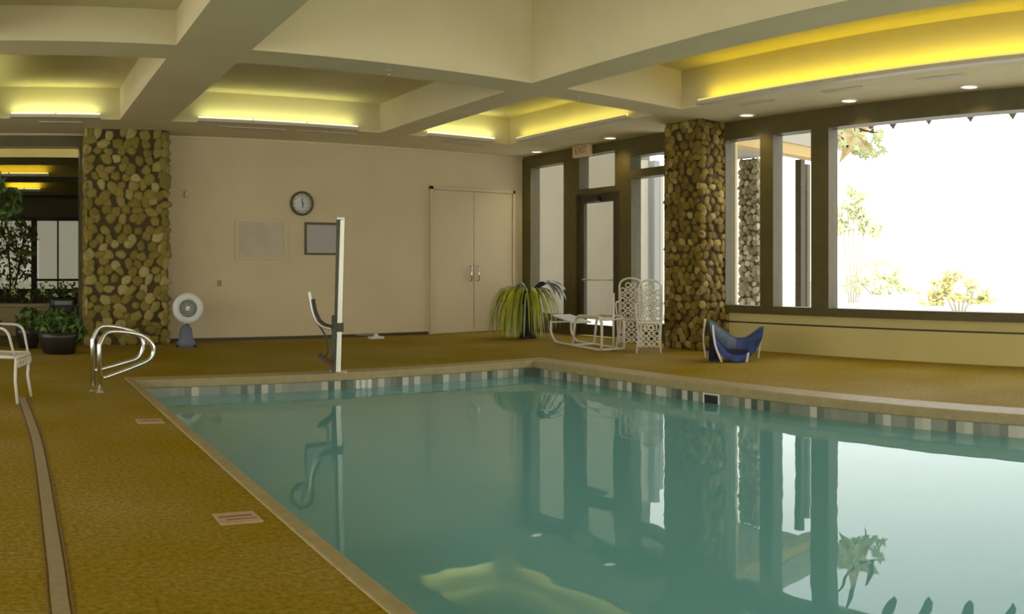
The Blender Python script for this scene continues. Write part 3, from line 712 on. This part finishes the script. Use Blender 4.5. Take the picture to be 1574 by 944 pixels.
# ------------------------------------------------------------------ white wrought iron furniture
def lattice(b, w, h, z0, y, rng, cell=.07, r=.0105):
    """scroll lattice inside a rounded back panel in the xz plane"""
    nx, nz = int(w / cell), int(h / cell)
    for i in range(nx):
        for j in range(nz):
            cx = -w / 2 + (i + .5) * w / nx; cz = z0 + (j + .5) * h / nz
            if j == nz - 1 and (i == 0 or i == nx - 1): continue
            rr = min(w / nx, h / nz) * .46
            b.tube([(cx + rr * cos(t * pi / 4), y, cz + rr * sin(t * pi / 4)) for t in range(8)], r, 5, closed=True)
            if (i + j) % 2 == 0: b.tube([(cx - rr, y, cz), (cx + rr, y, cz)], r * .8, 5)
def iron_chair(loc, rz, label, w=.42, back_h=.55, seat_h=.42, group=None, skirt=0):
    o = empty('garden_chair', loc, rz); tag(o, label, 'chair', group)
    yb_ = .20
    b = MB(); b.tube(round_path([(-w / 2, yb_, seat_h), (-w / 2, yb_, seat_h + back_h), (0, yb_, seat_h + back_h + .06), (w / 2, yb_, seat_h + back_h), (w / 2, yb_, seat_h)], .15), .015, 8); local(o, b, 'back_frame', 'white_paint')
    b = MB(); lattice(b, w - .02, back_h - .02, seat_h, yb_, rng); local(o, b, 'back_lattice', 'white_paint')
    b = MB(); b.box(-w / 2, w / 2, -.22, .20, seat_h - .012, seat_h + .002)
    b.tube(round_path([(-w / 2, yb_, seat_h), (-w / 2, -.22, seat_h), (w / 2, -.22, seat_h), (w / 2, yb_, seat_h)], .06), .015, 8); local(o, b, 'seat', 'white_paint')
    b = MB()
    for k in range(6):
        x = -w / 2 + (k + .5) * w / 6; b.tube([(x + .035 * cos(t * pi / 4), -.225, seat_h - .055 + .035 * sin(t * pi / 4)) for t in range(8)], .007, 5, closed=True)
    if skirt: lattice(b, w - .02, skirt, seat_h - .03 - skirt, -.225, rng)
    local(o, b, 'apron', 'white_paint')
    for sx in (-1, 1):
        for sy in (-.21, .2):
            b = MB(); b.tube([(sx * w * .5, sy, seat_h), (sx * w * .47, sy * .95, seat_h * .5), (sx * w * .52, sy * 1.08, 0.004)], .014, 8); local(o, b, 'leg', 'white_paint')
    for sx in (-1, 1):
        b = MB(); b.tube(round_path([(sx * w / 2, yb_, seat_h + .26), (sx * (w / 2 + .03), -.14, seat_h + .25), (sx * w / 2, -.2, seat_h)], .08), .012, 8); local(o, b, 'armrest', 'white_paint')
    return o
c = gp(10, 617); c = Vector((-.07, 7.507, 0)); iron_chair(c, 1.287, 'white wrought iron chair cut by the left edge of the view', .44, .44, .40)
cc = (gp(968, 538) + gp(968, 538)) / 2
iron_chair(Vector((cc.x * 1.035, cc.y * 1.035, 0)), -.95 + .15, 'white wrought iron chair by the stone column, the one nearer the glass door', .34, .56, .42, 'white iron chairs beside the stone column', .30)
cc = gp(1003, 541); iron_chair(Vector((cc.x - .04, cc.y + .02, 0)), -.80, 'white wrought iron chair by the stone column, the one touching the stones', .32, .54, .42, 'white iron chairs beside the stone column', .30)
# slim white post standing between door and chairs
c = gp(943, 539); o = empty('towel_pole', c); tag(o, 'slim white upright post in front of the door edge', 'post')
b = MB(); b.lathe([(0, 0), (.055, 0), (.05, .02), (.018, .035)], seg=16); local(o, b, 'base', 'brown'); b = MB(); b.tube([(0, 0, .03), (0, 0, .82)], .016, 10); local(o, b, 'pole', 'white_paint')

# white tubular lounger frame
o0 = gp(925, 541); o1 = gp(846, 526); u = (o1 - o0); Lf = u.length; u.normalize(); n = Vector((u.y, -u.x, 0)) * -1
if n.x < 0: n = -n
o = empty('lounger_frame', o0); tag(o, 'white tubular lounger frame standing on the deck before the glass door', 'lounger', None)
def loc2(a, s, z): return u * a + n * s + Vector((0, 0, z))
for s, nm in ((0, 0), (.36, 1)):
    b = MB(); b.tube(round_path([loc2(0, s, .42), loc2(0, s, .02), loc2(Lf * .9, s, .02), loc2(Lf, s, .16), loc2(Lf * .99, s, .34)], .1), .019, 8); local(o, b, 'side_rail', 'white_paint')
    b = MB(); b.tube(round_path([loc2(.0, s, .02), loc2(.0, s, .49), loc2(.85, s, .47), loc2(.95, s, .02)], .16), .020, 8); local(o, b, 'arch', 'white_paint')
for a, z in ((0, .45), (0, .03), (.9, .03), (Lf * .99, .32), (.8, .44)):
    b = MB(); b.tube([loc2(a, 0, z), loc2(a, .36, z)], .014, 8); local(o, b, 'crossbar', 'white_paint')
b = MB(); Pq = [loc2(1.0, .02, .36), loc2(1.0, .34, .36), loc2(Lf * .99, .34, .44), loc2(Lf * .99, .02, .44)]; Pd = [p - Vector((0, 0, .02)) for p in Pq]
b.add(Pq + Pd, [(0, 1, 2, 3), (7, 6, 5, 4), (0, 4, 5, 1), (1, 5, 6, 2), (2, 6, 7, 3), (3, 7, 4, 0)]); local(o, b, 'seat_sling', 'white')

# ------------------------------------------------------------------ looped stainless handrails at the pool corner
base = gp(148, 603); rho = hypot(base.x, base.y)
o = empty('pool_handrail', base); tag(o, 'pair of looped chrome handrails at the near corner of the pool', 'handrail')
a0 = az(148); right = Vector((cos(a0), -sin(a0), 0)); back = Vector((sin(a0), cos(a0), 0))
s = rho / F                    # metres per pixel here
def rp(px, py, dep): return right * ((px - 148) * s) + back * dep + Vector((0, 0, (603 - py) * s))
railA = [rp(153.5, 604, 0), rp(152.5, 522, 0), rp(168, 511, .05), rp(215, 516, .10), rp(236, 533, .12), rp(233, 553, .12), rp(205, 566, .08), rp(158, 582, .02)]
railB = [rp(143, 595, .10), rp(142, 516, .10), rp(158, 503, .14), rp(208, 513, .2), rp(222, 532, .2), rp(214, 553, .2), rp(190, 561, .16), rp(146, 572, .10)]
for R_, nm in ((railA, 'near'), (railB, 'far')):
    b = MB(); b.tube([R_[0]] + smooth_path([R_[0] * .1 + R_[1] * .9] + R_[2:], 7), .021, 10); q = local(o, b, 'rail', 'chrome')
    b = MB(); p = R_[0]; b.lathe([(0, .012), (.03, .012), (.045, 0), (.045, -.005)], c=(p.x, p.y, max(p.z * 0, 0)), seg=18); e = b.build('flange', 'chrome'); e.parent = q

# ------------------------------------------------------------------ floor fan by the left column
c = gp(286, 533); rho = hypot(c.x, c.y); o = empty('floor_fan', c, -az(288)); tag(o, 'white round floor fan on a blue grey base beside the stone column', 'fan')
fz = CAM - (474 - H) * rho / F
b = MB(); b.lathe([(0, 0), (.15, 0), (.145, .06), (.11, .12), (.085, .28), (.05, .32), (0, .33)], seg=20); local(o, b, 'base', 'grey_plastic')
b = MB(); b.box(-.16, .16, -.10, .10, 0, .035); local(o, b, 'foot', 'black', .01)
cx = .03
b = MB(); b.tube([(cx * .5, 0, .3), (cx, .06, fz - .1)], .022, 8); local(o, b, 'neck', 'brown')
b = MB(); b.lathe([(.13, -.045), (.15, -.06), (.21, -.06), (.235, -.03), (.235, .03), (.20, .055), (.14, .055)], c=(cx, 0, fz), seg=36, axis='y'); q = local(o, b, 'housing', 'white')
b = MB()
for k in range(28):
    a = 2 * pi * k / 28; b.tube([(cx + .04 * cos(a), -.062, fz + .04 * sin(a)), (cx + .21 * cos(a), -.055, fz + .21 * sin(a))], .0025, 4)
for r_ in (.07, .10, .13): b.tube([(cx + r_ * cos(t * pi / 12), -.062, fz + r_ * sin(t * pi / 12)) for t in range(24)], .0028, 4, closed=True)
local(o, b, 'grille', 'white')
b = MB()
for k in range(4):
    a = k * pi / 2 + .4; b.add([(cx, -.01, fz), (cx + .12 * cos(a - .5), -.02, fz + .12 * sin(a - .5)), (cx + .14 * cos(a), 0, fz + .14 * sin(a)), (cx + .12 * cos(a + .5), .02, fz + .12 * sin(a + .5))], [(0, 1, 2, 3)])
b.lathe([(0, -.03), (.03, -.03), (.03, .04), (0, .04)], c=(cx, 0, fz), seg=14, axis='y'); local(o, b, 'blades', 'mid_grey')
b = MB(); b.lathe([(0, .05), (.14, .05)], c=(cx, 0, fz), seg=24, axis='y'); local(o, b, 'rear_cover', 'mid_grey')
b = MB(); b.lathe([(0, -.07), (.036, -.066), (.04, -.058)], c=(cx, 0, fz), seg=16, axis='y'); local(o, b, 'hub', 'white')

# ------------------------------------------------------------------ pool lift
rho = 9.55; a0 = az(520); c = Vector((rho * sin(a0), rho * cos(a0), 0)); s = rho / F
c.y = PY1 + .075; c.x = c.y * tan(a0); rho = hypot(c.x, c.y); s = rho / F
o = empty('pool_lift', c, -a0); tag(o, 'pool lift with a tall steel mast and small folded seat at the pool edge', 'pool lift')
def lp(px, py, d=0.0): return Vector(((px - 520) * s, d, CAM - (py - H) * s))
ztop = CAM + (H - 337) * s
b = MB(); m0 = lp(527.5, 0).x; b.add([(x, y, z) for z in (-.02,) for (x, y) in ((-.028, -.04), (.026, -.04), (.026, .04), (-.028, .04))] + [(x + .045, y, ztop) for (x, y) in ((-.018, -.04), (.026, -.04), (.026, .04), (-.018, .04))], [(0, 1, 5, 4), (1, 2, 6, 5), (2, 3, 7, 6), (3, 0, 4, 7), (4, 5, 6, 7)])
local(o, b, 'mast', 'steel')
b = MB(); b.add([(x, y, z) for z in (-.02,) for (x, y) in ((-.058, -.03), (-.028, -.03), (-.028, .04), (-.058, .04))] + [(x + .035, y, ztop) for (x, y) in ((-.055, -.03), (-.018, -.03), (-.018, .04), (-.055, .04))], [(0, 1, 5, 4), (1, 2, 6, 5), (2, 3, 7, 6), (3, 0, 4, 7), (4, 5, 6, 7)])
local(o, b, 'drive_channel', 'steel_dark')
b = MB(); b.box(-.045, .045, -.05, .05, ztop - .01, ztop + .02); q = local(o, b, 'mast_cap', 'steel', .006); q.location.x = .03
b = MB(); b.box(-.10, .10, -.055, .10, 0, .015); local(o, b, 'base_plate', 'steel', .004)
b = MB(); zc_ = lp(0, 503).z; b.box(-.07, .06, -.06, .06, zc_ - .05, zc_ + .05); b.box(-.075, -.028, -.07, .05, lp(0, 590).z, lp(0, 485).z); local(o, b, 'carriage', 'steel_dark', .006)
b = MB(); b.tube([lp(520, 503), lp(508, 503, -.05), lp(498, 500, -.1)], .02, 8); local(o, b, 'arm', 'steel_dark')
sb = [lp(478, 447, -.12), lp(480.5, 460, -.12), lp(484, 478, -.12), lp(490, 492, -.12), lp(500, 500, -.12), lp(512, 503, -.12)]
def sheet(b, pts, hw, th=.012):
    P = smooth_path(pts, 3); vs = []
    for i, p in enumerate(P):
        d = (P[min(i + 1, len(P) - 1)] - P[max(i - 1, 0)]).normalized(); nn = Vector((-d.z, 0, d.x))
        for (yy, tt) in ((-hw, 0), (hw, 0), (hw, th), (-hw, th)): vs.append(p + Vector((0, yy, 0)) + nn * tt)
    fs = [(i * 4 + k, i * 4 + (k + 1) % 4, i * 4 + 4 + (k + 1) % 4, i * 4 + 4 + k) for i in range(len(P) - 1) for k in range(4)] + [(0, 1, 2, 3), tuple((len(P) - 1) * 4 + k for k in (3, 2, 1, 0))]
    b.add(vs, fs)
b = MB(); sheet(b, sb[1:4], .17, .025); local(o, b, 'backrest', 'mesh_dark')
b = MB(); sheet(b, sb[3:], .17, .02); local(o, b, 'seat', 'mesh_dark')
for yy in (-.17, .17):
    b = MB(); b.tube([p + Vector((-.02, yy, 0)) for p in smooth_path(sb, 4)], .013, 8); local(o, b, 'seat_frame', 'steel')
b = MB(); b.tube(smooth_path([lp(487, 493, -.25), lp(500, 512, -.25), lp(505, 535, -.2), lp(500, 548, -.15)], 4), .01, 8); local(o, b, 'leg_bar', 'steel_dark')
b = MB(); sheet(b, [lp(489, 545, -.15), lp(499, 552, -.15), lp(512, 561, -.15)], .13, .035); local(o, b, 'footrest', 'brown')

# small pale cup and hose on the deck by the far wall
c = gp(578, 521); o = empty('vacuum_head', c); tag(o, 'small white pool vacuum head with a pale pole lying on the far deck', 'pool vacuum')
b = MB(); b.box(-.13, .13, -.06, .06, .0, .04); b.lathe([(.05, .04), (.03, .08), (.02, .09), (0, .09)], seg=14); local(o, b, 'head', 'white', .01)
p1 = gp(533, 517) - c
b = MB(); b.tube([(-.02, 0, .07), (p1.x * .5, p1.y * .5 + .05, .04), (p1.x, p1.y + .1, .02)], .016, 8); local(o, b, 'pole', 'drain')

# ------------------------------------------------------------------ blue sling chair by the right column
rho = 1495 / 140.0; a0 = az(1130); c = Vector((rho * sin(a0), rho * cos(a0), 0)); s = rho / F
o = empty('sling_chair', c, -a0); tag(o, 'blue canvas sling chair with white legs at the foot of the right stone column', 'chair')
def bp_(px, py, d=0.0): return Vector(((px - 1130) * s, d, CAM - (py - H) * s))
def surf(rows, th):
    """rows: list of polylines (same length) -> closed thin solid"""
    m_, n_ = len(rows), len(rows[0]); V = [Vector(p) for r in rows for p in r]; nv = len(V)
    V2 = V + [p + Vector((0, th, -th * .3)) for p in V]; fs = []
    for i in range(m_ - 1):
        for k in range(n_ - 1):
            a = i * n_ + k; fs.append((a, a + 1, a + n_ + 1, a + n_)); fs.append((a + nv, a + n_ + nv, a + n_ + 1 + nv, a + 1 + nv))
    edge = [i for i in range(n_)] + [i * n_ + n_ - 1 for i in range(1, m_)] + [(m_ - 1) * n_ + k for k in range(n_ - 2, -1, -1)] + [i * n_ for i in range(m_ - 2, 0, -1)]
    for i in range(len(edge)):
        p, q = edge[i], edge[(i + 1) % len(edge)]; fs.append((p, p + nv, q + nv, q))
    return V2, fs
top = [(1089, 494), (1098, 498), (1108, 507), (1120, 516), (1132, 522), (1146, 521), (1158, 514), (1168, 506), (1174, 505)]
bot = [(1093, 512), (1100, 526), (1107, 540), (1117, 549), (1129, 553), (1141, 553), (1152, 546), (1162, 535), (1170, 520)]
front = [bp_(x, y + 0, -.22) for x, y in bot]; crest = [bp_(x, y, .05) for x, y in top]; rear = [bp_(x, y - 3, .30) for x, y in top]
mid = [(f * .5 + g_ * .5) + Vector((0, 0, -.03)) for f, g_ in zip(front, crest)]
b = MB(); V, fs = surf([smooth_path(front, 3), smooth_path(mid, 3), smooth_path(crest, 3)], .02); b.add(V, fs, True); local(o, b, 'sling', 'blue')
b = MB(); V, fs = surf([[p + Vector((0, -.014, .004)) for p in smooth_path(mid[:5], 3)], [p + Vector((0, -.014, .006)) for p in smooth_path(crest[:5], 3)]], .012); b.add(V, fs, True); local(o, b, 'head_panel', 'slate')
b = MB(); V, fs = surf([smooth_path([p + Vector((0, .0, .0)) for p in crest], 3), smooth_path([p + Vector((0, 0, -.12)) for p in rear], 3)], .02); b.add(V, fs, True); local(o, b, 'rear_panel', 'navy')
b = MB(); V, fs = surf([[bp_(1088, 496, .0), bp_(1091, 520, .0), bp_(1089, 556, .0)], [bp_(1100, 510, -.02), bp_(1105, 530, -.04), bp_(1107, 556, -.06)]], .05); b.add(V, fs, True); local(o, b, 'side_flap', 'navy')
b = MB(); b.box(bp_(1118, 0).x, bp_(1150, 0).x, -.12, .14, .03, .16); local(o, b, 'storage_pouch', 'navy', .02)
for (xa, ya, xb_, yb2, d0, d1) in ((1096, 498, 1110, 558, -.22, -.24), (1150, 540, 1147, 557, -.2, -.22), (1083, 492, 1084, 552, .2, .22), (1172, 508, 1166, 548, .2, .22)):
    b = MB(); pth = [bp_(xa, ya, d0), bp_((xa + xb_) / 2 - (3 if xa < 1100 else 0), (ya + yb2) / 2, (d0 + d1) / 2), bp_(xb_, yb2, d1)]; pth[-1].z = .008
    b.tube(smooth_path(pth, 4), .014, 8); local(o, b, 'leg', 'white_paint')
b = MB(); b.tube(smooth_path([p + Vector((0, .02, .012)) for p in crest], 3), .013, 8); local(o, b, 'rim', 'slate')

# ------------------------------------------------------------------ large arching plant in the corner
c = Vector((0, 0, 0)); rho = 14.3; a0 = az(810); c = Vector((rho * sin(a0), rho * cos(a0), 0)); s = rho / F
o = empty('spider_plant', c, -a0); tag(o, 'big arching strap leaved plant on a dark stand in the far corner', 'potted plant')
zt = CAM - (440 - H) * s
b = MB(); b.lathe([(0, 0), (.17, 0), (.15, .05), (.09, .10), (.08, zt - .35), (.14, zt - .30), (.17, zt - .08), (.15, zt - .08)], seg=20); local(o, b, 'pedestal_pot', 'pot')
rg = random.Random(7)
def arch(b, ang, reach, rise, drop, w, lean=0):
    d = Vector((cos(ang), sin(ang), 0)); st = Vector((rg.uniform(-.05, .05), rg.uniform(-.05, .05), zt - .1))
    pts = []
    for k in range(9):
        t = k / 8; pts.append(st + d * (reach * sin(t * pi / 2) ** .8) + Vector((0, 0, rise * sin(min(1, t * 2.2) * pi / 2) - drop * max(0, t - .25) ** 1.35)))
    pts = [Vector((p.x, p.y, max(.02, p.z))) for p in pts]
    b.strap(pts, w, Vector((-d.y, d.x, 0)))
b = MB()
for k in range(125):
    ang = rg.uniform(pi * .62, pi * 1.40); arch(b, ang, rg.uniform(.22, .70), rg.uniform(.06, .14), rg.uniform(1.0, 1.5), .017)
local(o, b, 'lime_leaves', 'lime')
b = MB()
for k in range(44):
    ang = rg.choice((rg.uniform(pi * 1.2, pi * 1.42), rg.uniform(pi * 1.60, pi * 2.1))); arch(b, ang, rg.uniform(.15, .55), rg.uniform(.04, .12), rg.uniform(1.0, 1.5), .015)
local(o, b, 'striped_leaves', 'pale_leaf')
b = MB()
for k in range(46):
    ang = rg.uniform(-pi * .45, pi * .12); arch(b, ang, rg.uniform(.35, .62), rg.uniform(.05, .12), rg.uniform(.5, 1.1), .018)
local(o, b, 'right_leaves', 'lime')
b = MB()
for k in range(9):
    ang = rg.uniform(-.6, .5) if k < 6 else rg.uniform(2.4, 3.4); arch(b, ang, rg.uniform(.5, .78) if k < 6 else .28, rg.uniform(.16, .24), rg.uniform(.25, .5), .065)
local(o, b, 'broad_leaves', 'slate_leaf')

# ------------------------------------------------------------------ outdoors
b = MB(); b.box(XR + .25, 70, -60, 80, -.12, -.02); struct(b.build('terrain', 'ground'))
# white stucco and beige wing beyond the glass doors
b = MB(); b.box(12.8, 13.1, yr(984, 12.8), 26, -.05, 4.8); b.box(XR + .2, 13.0, 26, 26.2, -.05, 4.2); struct(b.build('wall_exterior', 'ext_wall'))
yb1 = 8.3
o = empty('canopy_beam', (XR + .2, yb1, 3.0)); tag(o, 'tan beam of the outdoor canopy seen through the narrow window', 'beam', kind='thing')
b = MB(); b.box(XR + .2, 12.05, yb1, yb1 + .25, 3.04, 3.22); b.build('beam', 'soffit', o); b = MB(); b.box(XR + .2, 12.05, yb1 - .02, yb1 + 2.6, 3.22, 3.62); b.build('fascia', 'ext_white', o)
column('outdoor_stone_column', 12.0, 12.35, yr(1163, 12.0), yr(1134, 12.0), 3.2, .12, 9, 'stone_ext', 'stone clad column outdoors seen through the narrow window beside the indoor column', 'swe')
def post(px0, px1, x, h, m, label, w=None):
    y0, y1 = yr(px1, x), yr(px0, x); b = MB(); b.box(x, x + (w or abs(y1 - y0)), y0, y1, -.03, h); b.box(x - .02, x + (w or abs(y1 - y0)) + .02, y0 - .02, y1 + .02, -.03, .12)
    o = b.build('outdoor_post', m, bevel=.006); tag(o, label, 'post', kind='thing'); return o
post(1222, 1231, 12.0, 3.1, 'frame_dark', 'dark square post outdoors seen through the second narrow window')
post(1234, 1241, 12.6, 3.1, 'ext_wall', 'pale post outdoors just right of the dark post')
post(1166, 1171, 12.7, 3.2, 'ext_white', 'thin white post outdoors next to the outdoor stone column')
post(998, 1006, 12.8, 3.55, 'mid_grey', 'grey post outdoors seen through the side window by the stone column')
post(1010, 1015, 13.5, 3.55, 'ext_white', 'slim white post outdoors seen through the side window by the stone column')
post(984, 990, 12.6, 3.55, 'ext_white', 'white corner post where the outdoor beige wall ends', .12)

def bush(px, py, rho, r, label, matn, n, leaf, trunk=None, z0=None, nm='garden_shrub'):
    a = az(px); c = Vector((rho * sin(a), rho * cos(a), -.02)); cz = CAM - (py - H) * rho / F
    o = empty(nm, c); tag(o, label, 'shrub' if nm == 'garden_shrub' else 'tree')
    b = MB(); rg2 = random.Random(int(px)); lat = Vector((cos(a), -sin(a), 0))
    for k in range(n):
        off = rg2.uniform(-1, 1); hh = rg2.uniform(0, 1) * (1 - abs(off) ** 2) * 1.0
        cc_ = lat * (off * r[0]) + Vector((0, rg2.uniform(-.3, .3) * r[0], cz - r[1] + hh * 2 * r[1]))
        b.leafcloud(cc_, (r[0] * .22, r[0] * .22, r[1] * .25), 22, leaf, rg2, .2)
    local(o, b, 'foliage', matn)
    b = MB()
    for k in range(5): b.tube([(lat.x * (k - 2) * .08, lat.y * (k - 2) * .08, 0), lat * ((k - 2) * r[0] * .28) + Vector((0, 0, max(.3, cz)))], .03, 6)
    local(o, b, 'stem', 'pale_bark'); return o
bush(1474, 440, 24, (.88, .46), 'yellow green shrub outdoors in the middle of the big window', 'straw_leaf', 46, .10)
bush(1345, 425, 40, (1.7, .8), 'faint pale shrub outdoors near the left side of the big window', 'faint_leaf', 40, .16)
bush(1312, 318, 30, (.75, .9), 'pale tree crown outdoors right behind the big window mullion', 'faint_leaf', 40, .16, nm='garden_tree')

# spiky leafed vine hanging from the eave outside the big window
def lobed(b, c, u, v, size, spikes, rg_):
    """star shaped leaf, folded along its middle"""
    c, u, v = Vector(c), Vector(u).normalized(), Vector(v).normalized(); nn = u.cross(v); vs = [c]
    for k in range(spikes * 2):
        a = 2 * pi * k / (spikes * 2); r = size * ((1.0 if k % 2 == 0 else .42) * rg_.uniform(.85, 1.15))
        vs.append(c + u * r * cos(a) + v * r * sin(a) + nn * size * .08 * (1 if k % 2 else -1))
    b.add(vs, [(0, k + 1, (k + 1) % (spikes * 2) + 1) for k in range(spikes * 2)])
a = az(1310); c = Vector((14.6 * sin(a), 14.6 * cos(a), 3.4)); lat = Vector((cos(a), -sin(a), 0)); fw = Vector((sin(a), cos(a), 0))
o = empty('hanging_vine', c); tag(o, 'leafy branch hanging outdoors in the top left corner of the big window', 'branch')
b = MB(); rg3 = random.Random(4)
lobed(b, lat * .05 + Vector((0, 0, .10)), lat + Vector((0, 0, .5)), Vector((0, 0, 1)) - lat * .4, .50, 5, rg3)
local(o, b, 'large_leaf', 'dry_leaf')
b = MB()
for k in range(60): lobed(b, lat * rg3.uniform(-.35, .55) + fw * rg3.uniform(-.2, .3) + Vector((0, 0, rg3.uniform(-.28, .15))), lat + Vector((0, rg3.uniform(-.4, .4), rg3.uniform(-.6, .6))), Vector((rg3.uniform(-.3, .3), rg3.uniform(-.5, .5), 1)), rg3.uniform(.05, .12), 5, rg3)
local(o, b, 'foliage', 'pale_leaf')
b = MB()
for (dx, dz_, l) in ((-.30, .18, .3), (-.1, -.1, .22), (.34, .16, .3), (.22, -.02, .2), (.05, .12, .2), (.0, .5, .4)):
    p = lat * dx + Vector((0, 0, dz_)); b.strap([p + Vector((0, 0, l)) - lat * .1, p + Vector((0, 0, l * .5)) - lat * .04, p, p - Vector((0, 0, .05)) + lat * .03], .045, lat)
local(o, b, 'pointed_leaf', 'dark_leaf')
b = MB(); b.tube(smooth_path([lat * -.6 + Vector((0, 0, .9)), lat * -.2 + Vector((0, 0, .5)), lat * .1 + Vector((0, 0, .2)), lat * .5 + Vector((0, 0, .1))], 4), .02, 6); local(o, b, 'stem', 'bark')
labs = ['leaf tip hanging at the top of the big window, nearest the leafy branch', 'second leaf tip from the leafy branch at the top of the big window', 'third leaf tip from the leafy branch at the top of the big window', 'leaf tip hanging at the top of the big window, farthest from the leafy branch']
for k, (px, py) in enumerate(((1372, 199), (1427, 192), (1491, 188), (1556, 184))):
    p = pr(px, py, 12.3); o = empty('eave_frond', p); tag(o, labs[k], 'leaf', 'leaf tips hanging from the eave')
    a = az(px); lat = Vector((cos(a), -sin(a), 0)); b = MB()
    b.strap([Vector((0, 0, .75)) + lat * -.16, Vector((0, 0, .5)) + lat * -.11, Vector((0, 0, .25)) + lat * -.04, Vector((0, 0, .1)), Vector((0, 0, 0)) + lat * .01], .085, lat, .3)
    local(o, b, 'blade', 'dark_leaf')
    b = MB(); b.tube([Vector((0, 0, 1.2)) + lat * -.18, Vector((0, 0, .7)) + lat * -.15, Vector((0, 0, .3)) + lat * -.05], .012, 5); local(o, b, 'stalk', 'bark')

b = MB(); pa, pb_ = Vector((12.62, 8.72, 4.52)), Vector((10.1, -1.5, 4.52)); dd = (pb_ - pa) / 2
b.obox((pa + pb_) / 2, dd, Vector((dd.y, -dd.x, 0)).normalized() * .05, (0, 0, .07)); b.box(12.56, 12.68, 8.66, 8.78, -.03, 4.5); b.box(10.04, 10.16, -1.56, -1.44, -.03, 4.5)
struct(b.build('trim_7', 'ext_white'))
# ------------------------------------------------------------------ light
w = bpy.data.worlds.new('World'); scene.world = w; w.use_nodes = True
nt = w.node_tree; nt.nodes.clear(); N = nt.nodes; L = nt.links
bg = N.new('ShaderNodeBackground'); out = N.new('ShaderNodeOutputWorld'); L.new(bg.outputs[0], out.inputs[0])
tc = N.new('ShaderNodeTexCoord'); sp = N.new('ShaderNodeSeparateXYZ'); r = N.new('ShaderNodeValToRGB')
L.new(tc.outputs['Generated'], sp.inputs[0]); L.new(sp.outputs[2], r.inputs['Fac']); L.new(r.outputs[0], bg.inputs[0])
e = r.color_ramp.elements; e[0].position = 0; e[0].color = (1, .99, .95, 1); e[1].position = .5; e[1].color = (.90, .93, 1, 1)
bg.inputs[1].default_value = 3.2
vs = scene.view_settings; vs.view_transform = 'Standard'; vs.look = 'None'; vs.exposure = .62; vs.gamma = 1; vs.use_curve_mapping = False
cy = scene.cycles; cy.use_denoising = True; cy.max_bounces = 10; cy.diffuse_bounces = 5; cy.transparent_max_bounces = 12; cy.caustics_reflective = False; cy.sample_clamp_indirect = 6
